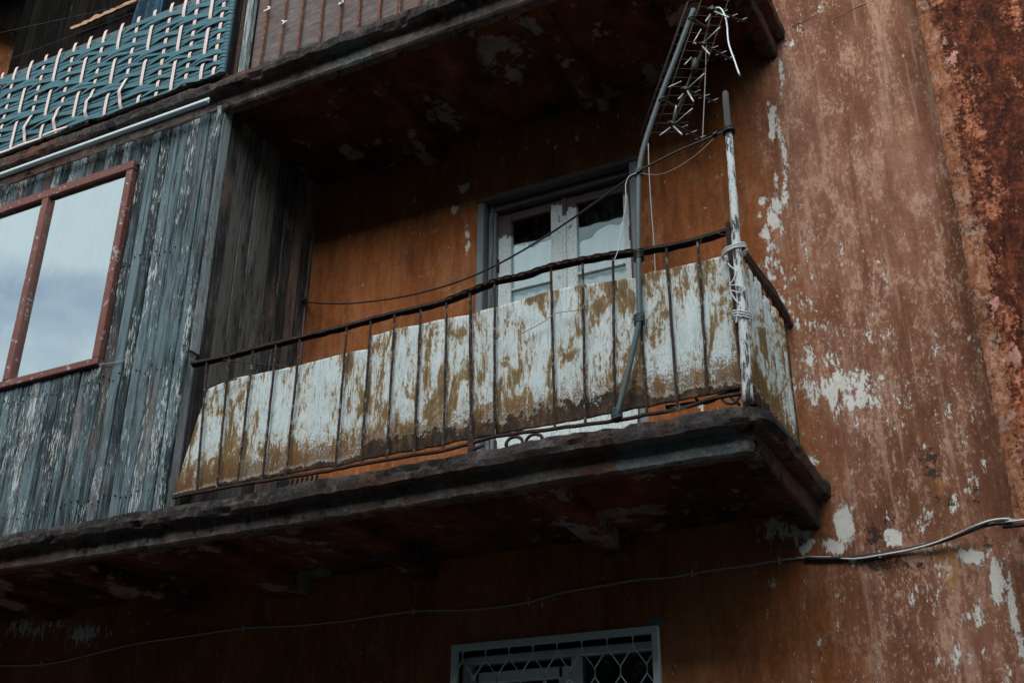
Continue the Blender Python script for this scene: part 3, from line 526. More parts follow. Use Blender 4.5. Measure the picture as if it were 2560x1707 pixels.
def slab(zb, xr, seed, ribs, name, plabel, patches):
    P = sweep_edge(zb, xr, seed); pa = np.zeros(P.shape[:2])
    for (xa, xb) in patches: pa = np.maximum(pa, np.clip((P[..., 0]-xa+.06)/.16, 0, 1)*np.clip((xb-P[..., 0])/.05, 0, 1)*(P[..., 1] < FY+.02))
    root = np_mesh(name, P[:, 8:], None, dict(patch=pa[:, 8:]), MAT['fascia'], house, flip=True, smooth=False, label=plabel)
    np_mesh('slab_lip', P[:, :9], None, {}, MAT['lip'], root, flip=True, smooth=False)
    b = MB(); b.box((-12, FY+0.06, zb+0.075), (xr-0.06, WY+0.02, zb+0.18)); b.build('slab_core', MAT['lip'], root)
    sx = np.arange(-12, xr-0.03, 0.03); sy = np.linspace(FY+0.03, WY+0.01, 40); SX, SY = np.meshgrid(sx, sy, indexing='ij')
    SZ = zb+0.052+0.03*(fbm(SX, SY, 1.4, 5, .55, seed+20)-.5)
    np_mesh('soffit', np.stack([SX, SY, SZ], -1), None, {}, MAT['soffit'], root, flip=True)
    for (x0, x1, drop, skew, m_) in ribs:
        ys = np.linspace(FY+0.02, WY+0.01, 30); A = []
        nz = fbm(ys, ys*0+x0, 5, 4, .55, seed+40)-.5; nx_ = fbm(ys, ys*0+x0+7, 4, 4, .55, seed+41)-.5
        t = (ys-ys[0])/(ys[-1]-ys[0]); zbm = zb+0.05-drop*(0.35+0.65*t)+0.02*nz; sh = skew*t+0.02*nx_
        R = np.stack([np.stack([x0+sh, ys, ys*0+zb+0.075], -1), np.stack([x0+sh+.004, ys, zbm+.012], -1), np.stack([x0+sh+.018, ys, zbm], -1), np.stack([x1+sh-.018, ys, zbm-.003], -1), np.stack([x1+sh-.004, ys, zbm+.012], -1), np.stack([x1+sh, ys, ys*0+zb+0.075], -1)], 1)
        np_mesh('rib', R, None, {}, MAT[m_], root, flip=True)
    return root
slab(3.425, -1.262, 100, [(-1.36, -1.235, 0.10, 0.02, 'lip'), (-2.46, -2.27, .115, -0.03, 'soffit'), (-3.70, -3.52, .105, -.06, 'soffit'), (-4.82, -4.5, .115, -.05, 'soffit'), (-5.80, -5.5, .12, -.05, 'soffit'), (-6.9, -6.65, .06, -.05, 'soffit'), (-8.1, -7.85, .06, -.05, 'soffit')],
     'balcony_slab', 'weathered concrete slab of the lower balcony with dark rounded lip', [(-1.93, -1.28)])
slab(6.56, -1.20, 200, [(-1.29, -1.17, 0.075, 0.02, 'lip'), (-2.5, -2.33, .10, 0.0, 'soffit'), (-3.85, -3.65, .11, 0.02, 'soffit'), (-5.1, -4.9, .10, 0, 'soffit'), (-6.3, -6.1, .05, 0, 'soffit')],
     'balcony_slab', 'stained concrete slab of the upper balcony with broken edge', [(-3.84, -3.52), (-4.05, -3.97)])
# ------------------------------------------------------------------ balcony door (part of the house)
def dbox(m, a, b, reach, ch=0.004):
    """box whose vertices know how far the later white paint reaches above them"""
    n0 = len(m.v); m.box(a, b, ch)
    m.at.setdefault('reach', []).extend([reach-v[2] for v in m.v[n0:]])
x0, x1, z0, z1 = DOOR
c_ = MB()
c_.box((x0+.001, WY-.012, z0), (x0+.055, WY+.15, z1-.002), .006)
dr = c_.build('balcony_door', MAT['frame'], house, label='double balcony door with crazed white paint, dark glass over white paper')
m = MB(); m.box((x1-.055, WY-.010, z0), (x1-.001, WY+.15, z1-.002), .006); m.build('jamb', MAT['frame'], dr)
m = MB(); m.box((x0-.01, WY-.022, z1-.03), (x1+.01, WY+.15, z1+.012), .008); m.build('lintel', MAT['frame_dark'], dr)
m = MB(); m.box((x0+.056, WY+.06, z0), (x0+.115, WY+.16, z1-.035), .008); m.build('frame', MAT['frame'], dr)
m = MB(); m.box((x0+.085, WY+.04, z0), (x0+.10, WY+.062, z1-.035), .004); m.build('stop_bead', MAT['trim'], dr)
m = MB(); m.box((x1-.095, WY+.06, z0), (x1-.056, WY+.16, z1-.035), .008); m.build('frame', MAT['frame_dark'], dr)
m = MB(); m.box((x0+.056, WY+.05, z1-.085), (x1-.056, WY+.16, z1-.032), .008); m.build('frame', MAT['frame_dark'], dr)
LX0, LXM, LX1 = x0+.117, -2.738, x1-.097; LT = z1-.09; LY = WY+.10
def leaf(xa, xb, ls, rs, rl, rr, side):
    d = MB(); dbox(d, (xa, LY, z0+.01), (xa+ls, LY+.045, LT), rl); lf = d.build('door_leaf', MAT['door'], dr)
    for (a, b, rch, nm) in (((xb-rs, LY+.001, z0+.01), (xb, LY+.045, LT), rr, 'stile'), ((xa+ls, LY+.002, LT-.075), (xb-rs, LY+.043, LT), 5.0, 'top_rail'), ((xa+ls, LY+.004, 5.335), (xb-rs, LY+.042, 5.355), 9, 'glazing_bar'),
                        ((xa+ls, LY+.002, 4.50), (xb-rs, LY+.043, 4.60), 9, 'middle_rail'), ((xa+ls, LY+.006, z0+.10), (xb-rs, LY+.03, 4.50), 9, 'bottom_panel'), ((xa+ls, LY+.002, z0+.01), (xb-rs, LY+.043, z0+.11), 9, 'bottom_rail')):
        d = MB(); dbox(d, a, b, rch, .004); d.build(nm, MAT['door'], lf)
    for (za, zb) in ((5.355, LT-.075), (4.60, 5.335)):
        p = MB(); p.box((xa+ls-.003, LY+.02, za-.003), (xb-rs+.003, LY+.024, zb+.003)); p.build('pane', MAT['dglass'], lf)
    # paper pinned behind the glass with a wavy upper edge
    xs_ = np.linspace(xa+ls-.02, xb-rs+.02, 40); u = (xs_-xs_[0])/(xs_[-1]-xs_[0])
    if side == 0: top = 5.700-.020*u+.012*np.sin(u*9)+.018*(u > .33)*np.exp(-((u-.34)/.05)**2)-.02*(u > .36)*np.exp(-((u-.42)/.07)**2)
    else: top = 5.600+.085*(1/(1+np.exp(-(u-.30)*13)))+.008*np.sin(u*14)
    zz = np.linspace(0, 1, 24); A = np.zeros((40, 24, 3))
    for j, t in enumerate(zz): A[:, j] = np.stack([xs_, LY+.05+.006*np.sin(u*23+t*2), 4.55+(top-4.55)*t], -1)
    q = MB(); q.grid(A); q.build('paper_screen', MAT['curtain'], lf, solid=.002)
leaf(LX0, LXM-.002, .10, .105, 5.78, 5.93, 0); leaf(LXM+.002, LX1, .085, .05, 5.88, 5.86, 1)
m = MB(); m.box((LXM+.035, LY-.012, 4.80), (LXM+.06, LY, 4.95), .003); m.tube([(LXM+.047, LY-.01, 4.90), (LXM+.047, LY-.05, 4.90), (LXM-.04, LY-.055, 4.895)], .008, 8); m.build('door_handle', MAT['iron'], dr)
for (hx, hz) in ((LX0+.004, 5.55), (LX0+.004, 4.2), (LX1-.004, 5.55), (LX1-.004, 4.2)):
    m = MB(); m.tube([(hx, LY-.008, hz-.05), (hx, LY-.008, hz+.05)], .009, 8); m.build('hinge', MAT['iron'], dr)
m = MB(); dbox(m, (LXM-.014, LY-.014, z0+.01), (LXM+.014, LY, LT), 5.82, .006); m.build('meeting_strip', MAT['door'], dr)

# ------------------------------------------------------------------ lower window (part of the house) and its grille
a, b, c, d = WIN
wv = MB(); wv.box((a+.001, WY+.12, d-.085), (b-.001, WY+.2, d-.035), .006); w_ = wv.build('window', MAT['upvc'], house, label='dark ground-floor window with white plastic frame, leaves reflected in it')
MX = -2.72
for (p, q, nm) in (((a+.001, WY+.12, c), (a+.06, WY+.2, d-.087), 'frame'), ((b-.06, WY+.12, c), (b-.001, WY+.2, d-.087), 'frame'), ((MX-.035, WY+.12, c), (MX+.035, WY+.2, d-.087), 'mullion'),
                   ((a+.10, WY+.105, d-.20), (MX-.075, WY+.16, d-.135), 'sash'), ((a+.065, WY+.105, c), (a+.13, WY+.16, d-.135), 'sash'), ((MX-.105, WY+.105, c), (MX-.038, WY+.16, d-.135), 'sash')):
    m = MB(); m.box(p, q, .006); m.build(nm, MAT['upvc'], w_)
m = MB(); m.box((a+.12, WY+.14, c), (MX-.10, WY+.145, d-.19)); m.build('pane', MAT['dglass'], w_)
m = MB(); m.box((MX+.03, WY+.14, c), (b-.05, WY+.145, d-.08)); m.build('pane', MAT['dglass'], w_)
m = MB()
q = at(1500, 1425, WY-.003); mm = []
for k in range(18):
    an = 2*math.pi*k/18; mm.append((q.x+.060*math.cos(an)*(.8+.2*math.sin(3*an+1)+.3*random.random())+.015, WY-.010, q.z-.02+.045*math.sin(an)*(.8+.2*math.cos(2*an)+.3*random.random())))
m.v = mm+[(x, WY+.01, z) for x, y, z in mm]; m.face(range(18)); [m.face((i, 18+i, 18+(i+1) % 18, (i+1) % 18)) for i in range(18)]; m.build('render_patch', MAT['mortar'], house)
GYY = WY-.045
gl = at(1036, 1482, GYY); gr = at(1509, 1433, GYY); GXA, GXB, GZT = gl.x, gr.x, (gl.z+gr.z)/2
gt = thing('window_grille', 'grey painted steel window grille of wavy strips over the bottom window', 'window grille', (GXA, GYY, 1.4))
for (p, q) in (((GXA, GYY, GZT-.038), (GXB, GYY+.04, GZT)), ((GXA, GYY, 1.42), (GXA+.036, GYY+.04, GZT-.038)), ((GXB-.036, GYY, 1.42), (GXB, GYY+.04, GZT-.038)), ((GXA+.036, GYY, 1.42), (GXB-.036, GYY+.04, 1.456))):
    m = MB(); m.box(p, q, .003); m.build('frame_bar', MAT['grille'], gt)
pitch = (GXB-GXA-.072)/8.0
for i in range(17):
    xc = GXA+.036+pitch*(i)*0.5+0.0
    if xc > GXB-.03: break
    A = []; B = []
    n = 90
    for k in range(n):
        z = GZT-.036-(GZT-.036-1.456)*k/(n-1); ph = (GZT-z-.075+.15)/0.15*math.pi; tt = (ph/math.pi) % 2.0; tt = tt if tt < 1 else 2-tt; s_ = 1-2*min(1, max(0, (tt-.16)/.68))
        x = xc+pitch*0.25*s_*(1 if i % 2 else -1); x = min(max(x, GXA+.037), GXB-.037)
        A.append((x, GYY+.004, z)); B.append((x, GYY+.018, z))
    m = MB(); m.strip(A, B, False); m.build('wavy_strip', MAT['grille'], gt, solid=.003)

# ------------------------------------------------------------------ timber enclosure on the left of the balcony
BX = -4.82; BFY = 4.84
enc = thing('timber_enclosure', 'balcony enclosed in weathered blue grey boards with a red framed window', 'balcony enclosure', (-6.5, 5.4, 3.6))
def vplank(x, w, zlo, zhi, y, th=.022, mat='board', axis='x', face=1, name='board'):
    """vertical plank with rounded edges, a little warped"""
    n = max(2, int((zhi-zlo)/.35)+1); zs_ = np.linspace(zlo, zhi, n); pr = [(0, .007), (.03, .0018), (.06, 0), (.5, -.0008), (.94, 0), (.97, .0018), (1, .007), (1, th), (0, th)]
    wy = np.cumsum(rng.normal(0, .0012, n)); wx = np.cumsum(rng.normal(0, .0010, n)); off = rng.uniform(-.004, .004); tl = rng.uniform(-.004, .004)
    P = np.zeros((n, len(pr)+1, 3))
    for i in range(n):
        for j, (u, dpt) in enumerate(pr+[pr[0]]):
            lat = x+u*w+wx[i]; dep = dpt+wy[i]*.6+off+tl*(u-.5)
            P[i, j] = (lat, y+dep, zs_[i]) if axis == 'x' else (y-dep, lat, zs_[i])
    m = MB(); m.grid(P, sm=False, flip=(axis == 'y'))
    o = len(pr)+1; m.face(range(o-1)); m.face([(n-1)*o+k for k in range(o-1)][::-1])
    return m.build(name, MAT[mat], enc)
WXR, WZT, WZB, WXM, WXL = -5.556, 6.365, 4.735, -6.42, -7.34
x = BX-.002; Z0, Z1 = 3.615, 6.63
while x > -9.0:
    w = rng.uniform(.083, .101); xl = x-w; g_ = .006
    if xl > WXR-.03: vplank(xl+g_, w-g_, Z0+rng.uniform(-.01, .01), Z1, BFY)
    elif xl > WXL-.02:
        if rng.random() < .25: zc = rng.uniform(3.9, 4.4)
        vplank(xl+g_, w-g_, WZT-.03, Z1, BFY); vplank(xl+g_, w-g_, Z0+rng.uniform(-.01, .01), WZB+.03, BFY)
    else: vplank(xl+g_, w-g_, Z0, Z1, BFY)
    x = xl
y = BFY+.012
first = True
while y < WY-.01:
    w = .115*rng.uniform(.9, 1.1) if not first else .095; w = min(w, WY-.003-y); g_ = .004
    if first:
        vplank(y+g_, w-g_, 4.70, Z1, BX+.024, .024, 'trim', 'y'); vplank(y+.012, w-g_-.02, Z0, 4.69, BX+.010, .022, 'trim', 'y')
    else: vplank(y+g_, w-g_, Z0, Z1, BX+.018, .022, 'board_side', 'y')
    first = False; y += w
vplank(BX-.020, .046, Z0, 6.6, BFY-.010, .02, 'board', name='corner_board')
m = MB(); m.box((-9, BFY+.035, Z0), (BX-.012, WY-.03, Z0+.03)); m.build('inner_floor', MAT['room'], enc)
m = MB(); m.box((-9, BFY+.24, Z0+.04), (BX-.03, BFY+.28, Z1)); m.build('inner_lining', MAT['curtain'], enc)
# window
f_ = MB(); f_.box((WXL, BFY-.028, WZT-.075), (WXR, BFY+.03, WZT), .006); wf = f_.build('window', MAT['red'], enc, plabel='red brown window frame, its pane mirroring a cloudy sky')
for (p, q, nm) in (((WXR-.062, BFY-.026, WZB+.055), (WXR, BFY+.03, WZT-.0755), 'frame'), ((WXL, BFY-.026, WZB+.055), (WXL+.07, BFY+.03, WZT-.0755), 'frame'), ((WXL, BFY-.034, WZB), (WXR+.006, BFY+.03, WZB+.0545), 'sill'), ((WXM-.035, BFY-.030, WZB+.055), (WXM+.028, BFY+.03, WZT-.0755), 'mullion')):
    m = MB(); m.box(p, q, .006); m.build(nm, MAT['red'], wf)
for (xa, xb) in ((WXL+.066, WXM-.033), (WXM+.026, WXR-.060)):
    m = MB(); m.box((xa, BFY+.008, WZB+.052), (xb, BFY+.012, WZT-.073)); m.build('pane', MAT['wglass'], wf)
nl = MB()
for zn in (3.78, 4.62, 5.5, 6.5):
    for k in range(46):
        xn = BX-.03-k*.046+rng.uniform(-.008, .008); z_n = zn+rng.uniform(-.03, .03)
        if WXL-.05 < xn < WXR+.05 and WZB-.05 < z_n < WZT+.05: continue
        nl.box((xn-.004, BFY-.008, z_n-.004), (xn+.004, BFY+.006, z_n+.004), .0015)
nl.build('nail_heads', MAT['iron'], enc, kind='stuff')
# strip of twisted wire across two boards under the window corner
w1 = [at(212, 838, BFY-.012), at(240, 836, BFY-.014), at(268, 831, BFY-.012), at(288, 827, BFY-.012)]
m = MB(); m.tube(w1, .003, 6); m.build('tie_wire', MAT['greyw'], enc)

# ------------------------------------------------------------------ railing of the balcony
def ipath(pts, step=0.03):
    """Catmull-Rom through pts"""
    P = [Vector(p) for p in pts]; out = []
    for i in range(len(P)-1):
        p0, p1, p2, p3 = P[max(i-1, 0)], P[i], P[i+1], P[min(i+2, len(P)-1)]; n = max(2, int((p2-p1).length/step))
        for k in range(n):
            t = k/n; out.append(0.5*((2*p1)+(-p0+p2)*t+(2*p0-5*p1+4*p2-p3)*t*t+(-p0+3*p1-3*p2+p3)*t**3))
    out.append(P[-1]); return out
def rough(pts, amp): return [p+Vector((random.uniform(-amp, amp), random.uniform(-amp, amp), random.uniform(-amp, amp))) for p in pts]
RY = FY
rail = thing('balcony_railing', 'rusty black iron railing around the open lower balcony', 'railing', (-3, RY, 3.62))
top = [(440, 835), (470, 829), (520, 818), (600, 796), (690, 775), (790, 750), (880, 725), (967, 705), (1025, 690), (1080, 668), (1140, 645), (1200, 632), (1262, 612), (1338, 596), (1408, 584), (1465, 577), (1530, 566), (1602, 550), (1672, 528)]
tp = ipath([at(px, py, RY) for px, py in top], .05)
m = MB(); m.tube(rough(tp, .0022), .0155, 6, sm=False); m.build('top_rail', MAT['iron'], rail)
tp2 = [p+Vector((0, .018, -.010)) for p in tp]; m = MB(); m.tube(rough(tp2, .002), [.010*random.uniform(.8, 1.3) for _ in tp2], 5, sm=False); m.build('angle_flange', MAT['iron'], rail)
bot = [(398, 1142), (500, 1122), (600, 1105), (700, 1090), (770, 1078), (830, 1066), (950, 1045), (1018, 1035), (1083, 1018), (1135, 1003), (1275, 984), (1412, 966), (1485, 952), (1557, 940), (1640, 915), (1700, 903)]
bp_ = ipath([at(px, py, RY) for px, py in bot], .05); m = MB(); m.tube(rough(bp_, .002), .011, 6, sm=False); m.build('bottom_rail', MAT['iron'], rail)
bars = [((475, 828), (452, 1132)), ((527, 816), (498, 1122)), ((582, 802), (545, 1112)), ((635, 790), (602, 1104)), ((690, 775), (656, 1096)), ((797, 750), (770, 1078)), ((852, 735), (829, 1066)), ((907, 720), (888, 1056)), ((967, 705), (951, 1046)),
        ((1026, 690), (1018, 1036)), ((1080, 668), (1083, 1035)), ((1136, 646), (1136, 1004)), ((1265, 612), (1274, 985)), ((1338, 596), (1344, 976)), ((1408, 584), (1412, 967)), ((1463, 577), (1486, 952)), ((1530, 566), (1557, 940)), ((1602, 550), (1626, 905))]
BARX = []
for i, (a_, b_) in enumerate(bars):
    A = at(*a_, RY); B = at(*b_, RY); BARX.append((A.x+B.x)/2); n = 9
    pts = [A.lerp(B, k/n)+Vector((random.uniform(-.002, .002), 0, 0)) for k in range(n+1)]
    m = MB(); m.tube(pts, .0105 if i == 10 else .0078, 6, sm=False); m.build('baluster', MAT['bar'], rail)
A = at(1672, 520, RY); B = at(1712, 912, RY); m = MB(); m.tube([A+Vector((0, 0, .02)), A.lerp(B, .5), B+Vector((0, 0, -.05))], .016, 4, sm=False); m.build('corner_post', MAT['iron'], rail)
CXR = A.x
# right-hand return of the railing
SX_ = CXR+.004
sp = [Vector((SX_, RY+.0, 4.628)), Vector((SX_, RY+.25, 4.63)), Vector((SX_+.004, RY+.55, 4.640)), Vector((SX_+.008, RY+.8, 4.652)), Vector((SX_+.004, WY+.02, 4.635))]
m = MB(); m.tube(rough(ipath(sp, .06), .002), .019, 4, sm=False); m.build('top_rail', MAT['iron'], rail)
m = MB(); q = [p+Vector((.004, 0, -.035)) for p in ipath(sp, .06)]; m.tube(rough(q, .003), [.012+.012*min(1, max(0, (p.y-5.2)/.4)) for p in q], 6, sm=False); m.build('wrapped_cloth', MAT['black'], rail)
m = MB(); m.tube([(SX_, RY, 3.715), (SX_, WY+.02, 3.70)], .010, 6, sm=False); m.build('bottom_rail', MAT['iron'], rail)
for y in (5.02, 5.15, 5.28, 5.41, 5.54, 5.67, 5.80, 5.91):
    m = MB(); m.tube([(SX_+random.uniform(-.004, .004), y+k*.0, 3.64+k*.245) for k in range(5)], .0075, 6, sm=False); m.build('baluster', MAT['bar'], rail)
# iron scrolls under the bottom rail
def scroll(cx, cy, sgn):
    c = at(cx, cy, RY); pts = []
    for k in range(15):
        a = k/14*math.pi*1.15; r = .050*(1-.012*k); pts.append(c+Vector((sgn*r*math.cos(a), 0, r*math.sin(a)*.75)))
    m = MB(); m.tube([c+Vector((sgn*.052, 0, -.05))]+pts, [.009]*12+[.010, .012, .010, .006], 6); m.build('scroll', MAT['iron'], rail)
scroll(1180, 1018, 1); scroll(1228, 1012, -1)
m = MB(); A = at(1083, 1015, RY); m.box((A.x-.018, RY-.012, A.z-.07), (A.x+.018, RY+.012, A.z+.03), .006); m.build('foot', MAT['iron'], rail)
A = at(1080, 1030, RY); m = MB(); m.tube([A+Vector((-.01, 0, -.02)), A+Vector((.05, 0, .0)), A+Vector((.085, 0, .005))], [.012, .010, .005], 6); m.build('foot_leaf', MAT['iron'], rail)
# chain laid along the top rail
ch = ipath([at(px, py-3, RY-.016) for px, py in top[8:16]], .01); tot = 0; cum = [0]
for p, q in zip(ch[:-1], ch[1:]): tot += (q-p).length; cum.append(tot)
def along(s):
    i = int(np.searchsorted(cum, s)); i = min(max(i, 1), len(ch)-1); t = (s-cum[i-1])/max(1e-6, cum[i]-cum[i-1]); return ch[i-1].lerp(ch[i], t)
chain = thing('chain', 'thin dark chain laid along the top of the balcony railing', 'chain', along(0.0))
ln = .052; k = 0; s = 0.0
while s+ln < tot:
    p = along(s); q = along(s+ln); dv = (q-p).normalized(); nv = Vector((0, 0, 1)) if k % 2 == 0 else Vector((0, 1, 0)); nv = (nv-dv*nv.dot(dv)).normalized(); c = (p+q)/2; pts = []
    for j in range(13):
        a_ = 2*math.pi*j/12; pts.append(c+dv*(math.cos(a_)*ln*.56)+nv*(math.copysign(abs(math.sin(a_))**.6, math.sin(a_))*.0095))
    m = MB(); m.tube(pts, .0034, 5, caps=False); m.build('chain_link', MAT['iron'], chain); s += ln*.86; k += 1

# ------------------------------------------------------------------ sheet metal hung behind the bars
def sheet(topl, botl, Y, label, deep, seed, nu=110, nv=60, bulge=.004, bias=0.0):
    T = [at(*p, Y) for p in topl]; B = [at(*p, Y) for p in botl]
    tx = np.array([p.x for p in T]); tz = np.array([p.z for p in T]); bx = np.array([p.x for p in B]); bz = np.array([p.z for p in B])
    u = np.linspace(0, 1, nu); v = np.linspace(0, 1, nv); P = np.zeros((nu, nv, 3)); H = np.zeros((nu, nv)); DP = np.zeros((nu, nv))
    XT = tx[0]+(tx[-1]-tx[0])*u; XB = bx[0]+(bx[-1]-bx[0])*u; ZT = np.interp(XT, tx, tz)+.010*(fbm(XT, XT*0, 9, 3, .5, seed)-.5); ZB = np.interp(XB, bx, bz)+.012*(fbm(XB, XB*0, 11, 4, .6, seed+1)-.5)
    for j, t in enumerate(v):
        X = XB+(XT-XB)*t; Z = ZB+(ZT-ZB)*t
        db = np.min(np.abs(X[:, None]-np.array(BARX)[None]), axis=1)
        yy = Y-bulge*np.clip(db/.06, 0, 1)**2+.012*(fbm(X, Z, 3.2, 3, .5, seed+2)-.5)+.05*np.clip((.02-t)/.02, 0, 1)*0
        P[:, j] = np.stack([X, yy, Z], -1); H[:, j] = (Z-ZB); DP[:, j] = deep[0]+(deep[1]-deep[0])*u
    m = MB(); m.grid(P); m.at = dict(hgt=H, deep=DP, bias=np.full((nu, nv), bias))
    return m.build('metal_sheet', MAT['sheet'], None, label, 'metal sheet', 'painted sheets on the balcony railing', solid=.002)
sheet([(478, 893), (535, 872), (632, 850), (690, 838), (795, 812), (851, 800)], [(397, 1142), (500, 1118), (655, 1090), (770, 1072), (836, 1058)], FY+.030, 'scraped white metal sheet beside the timber enclosure, its edge slanting', (.02, .06), 1, bias=.014)
sheet([(855, 772), (905, 757), (1025, 733), (1083, 722), (1137, 705)], [(832, 1056), (950, 1036), (1069, 1013), (1139, 1000)], FY+.022, 'white metal sheet standing one step higher, left of the iron scrolls', (.20, .15), 2, bias=.004)
sheet([(1135, 706), (1265, 668), (1340, 655), (1410, 645), (1473, 637)], [(1137, 999), (1262, 977), (1424, 947), (1484, 936)], FY+.028, 'mustard stained metal sheet in front of the balcony door', (.14, .22), 3, bias=.030)
sheet([(1474, 630), (1602, 603), (1673, 587)], [(1484, 938), (1600, 914), (1702, 893)], FY+.020, 'pale blue metal sheet at the corner beside the wooden pole', (.10, .06), 4, bias=.006)
# corrugated sheet on the right-hand return
ys = np.linspace(FY+.03, 5.78, 150); P = np.zeros((150, 30, 3)); H = np.zeros((150, 30)); tz = 4.50+.05*(fbm(ys, ys*0, 5, 3, .5, 77)-.5)+.03*np.sin(ys*40)-.03*(ys > 5.3)
for j, t in enumerate(np.linspace(0, 1, 30)):
    Z = 3.70+(tz-3.70)*t; P[:, j] = np.stack([SX_+.022+.011*np.sin(ys*2*math.pi/.076)+.006*(fbm(ys, ys*0+t, 3, 2, .5, 78)-.5), ys, Z], -1); H[:, j] = Z-3.70
m = MB(); m.grid(P, flip=True); m.at = dict(hgt=H, deep=np.full((150, 30), .12), bias=np.full((150, 30), .022)); m.build('corrugated_sheet', MAT['sheet'], None, 'pale corrugated metal sheet closing the right end of the balcony', 'metal sheet', solid=.002)
# ------------------------------------------------------------------ wooden pole, steel mast, their lashings
PY_ = 4.795
pl = [(1666, 216), (1670, 262), (1676, 330), (1683, 430), (1690, 540), (1698, 640), (1707, 740), (1713, 830), (1719, 925)]
pp_ = ipath([at(px, py, PY_) for px, py in pl], .06); n = len(pp_)
m = MB(); m.tube([pp_[0]+Vector((0, 0, .012))]+rough(pp_, .0018), [.012]+[(.0175+.009*i/n)*random.uniform(.96, 1.04) for i in range(n)], 12); m.build('wooden_pole', MAT['pole'], None, 'flaking white wooden pole lashed to the railing corner', 'pole')
def coil(c, r, turns, dz, wr, tilt=.2, n=22, jit=.12, rx=1.0):
    pts = []
    for k in range(int(n*turns)+1):
        a = 2*math.pi*k/n; rr = r*(1+random.uniform(-.02, .02)*jit*8); pts.append(Vector(c)+Vector((rr*rx*math.cos(a), rr*math.sin(a), dz*k/n+tilt*r*math.cos(a))))
    return pts
def wire(name, pts, r, mat, label, cat='wire', group=None, n=6): m = MB(); m.tube(pts, r, n); return m.build(name, MAT[mat], None, label, cat, group)
c1 = at(1690, 580, PY_)+Vector((-.012, .02, 0)); wire('tie_wire', rough(coil(c1, .050, 3, .010, .004, .25, rx=1.25), .002), .0042, 'whitew', 'bright wire lashing pole and post at the top rail', 'wire')
c2 = at(1706, 735, PY_)+Vector((-.006, .01, 0)); wire('tie_wire', rough(coil(c2, .042, 3.2, .014, .004, -.35, rx=1.05), .002), .0042, 'whitew', 'lowest loops of bright wire around the wooden pole', 'wire')
zz = [(1672, 605), (1680, 614), (1690, 622), (1686, 640), (1676, 655), (1690, 655), (1712, 662), (1700, 672), (1678, 668), (1690, 690), (1700, 700), (1694, 725), (1690, 742)]
wire('tie_wire', ipath([at(px, py, PY_-.030) for px, py in zz], .01), .0036, 'whitew', 'bright wire zigzagging between the two lashings of the pole', 'wire')
mt = [(1593, 22), (1572, 78), (1547, 145), (1520, 215), (1497, 280), (1481, 330), (1472, 365), (1467, 405), (1466, 470), (1466, 560), (1467, 650), (1468, 712), (1466, 750), (1455, 800), (1436, 880), (1415, 962)]
MYv = [4.82]*len(mt); mp_ = ipath([at(px, py, FY-.034) for px, py in mt], .05)
mast = MB(); mast.tube(mp_, .0145, 10); mast.build('antenna_mast', MAT['pipe'], None, 'bent grey steel pipe tied upright to the railing, carrying the antenna', 'mast')
for (px, py, lab) in ((1467, 590, 'dark cord binding the steel pipe to the top rail'), (1468, 736, 'cord knotted around the kink of the steel pipe'), (1416, 956, 'wire tying the foot of the steel pipe to the bottom rail')):
    c = at(px, py, FY-.026); wire('binding_cord', rough(coil(c+Vector((0, .004, -.02)), .026, 5, .011, .003, .2, 14), .0015), .0042, 'black' if py < 700 else 'pipe', lab, 'cord')
# ------------------------------------------------------------------ grid antenna
ant = thing('television_antenna', 'grid television antenna with four crossed dipoles on the steel mast', 'antenna', at(1520, 215, 5.0))
AY = 5.02
def ap(zx, zy, Y): return at((1550+zx*.2551)/K, zy*.2551/K, Y)
D_ = [(900, 100), (820, 440), (640, 880), (515, 1215)]; E_ = [(1220, 215), (1095, 590), (935, 1005), (810, 1370)]
for (d_, e_) in zip(D_, E_):
    A = ap(*d_, AY); B = ap(*e_, AY+.26); m = MB(); m.tube([A.lerp(B, -.12), B], .0075, 6); bm_ = m.build('boom', MAT['black'], ant)
    ax = (B-A).normalized(); lat = Vector((1, 0, .12)).normalized()
    for t in (.30, .62, .93):
        c = A.lerp(B, t)+Vector((0, 0, .008)); m = MB(); ll = .040*(1-.25*t); m.tube([c-lat*ll, c+lat*ll], .0028, 5); m.build('director', MAT['alu'], bm_)
    m = MB(); m.box(A-Vector((.018, .018, .014)), A+Vector((.018, .018, .014)), .004); m.build('insulator', MAT['black'], ant)
dip = [((720, 425), (745, 430), 1), ((795, 290), (720, 420), 0), ((815, 430), (980, 270), 0), ((805, 455), (880, 540), 2), ((700, 565), (630, 640), 0), ((660, 870), (830, 722), 0), ((600, 800), (475, 858), 0), ((660, 895), (722, 1000), 1), ((620, 920), (568, 978), 0),
       ((545, 1205), (712, 1065), 0), ((515, 1205), (553, 1035), 1), ((525, 1240), (610, 1325), 1), ((495, 1250), (388, 1330), 0), ((930, 118), (1068, 175), 1), ((885, 145), (838, 215), 0)]
for (a_, b_, k) in dip:
    m = MB(); m.tube([ap(*a_, AY-.01), ap(*b_, AY-.06)], .0052 if k else .0036, 6); m.build('dipole', MAT['alu'], ant)
sp_ = [ap(905, 60, AY+.012), ap(820, 440, AY+.012), ap(640, 880, AY+.012), ap(500, 1255, AY+.012)]; m = MB(); m.tube(ipath(sp_, .06), .0075, 6); m.build('spine', MAT['antwire'], ant)
hook = [(935, 88), (960, 78), (990, 90), (1015, 130), (1035, 185), (1050, 260), (1055, 350), (1065, 430), (1090, 510), (1120, 590), (1150, 680), (1175, 745)]
m = MB(); m.tube(ipath([ap(*p, AY-.02) for p in hook], .02), .0055, 8); m.build('bent_dipole', MAT['alu'], ant)
m = MB(); m.tube(ipath([ap(*p, AY+.01) for p in ((880, 130), (860, 280), (845, 330), (820, 440))], .04), .003, 5); m.build('phase_wire', MAT['antwire'], ant)
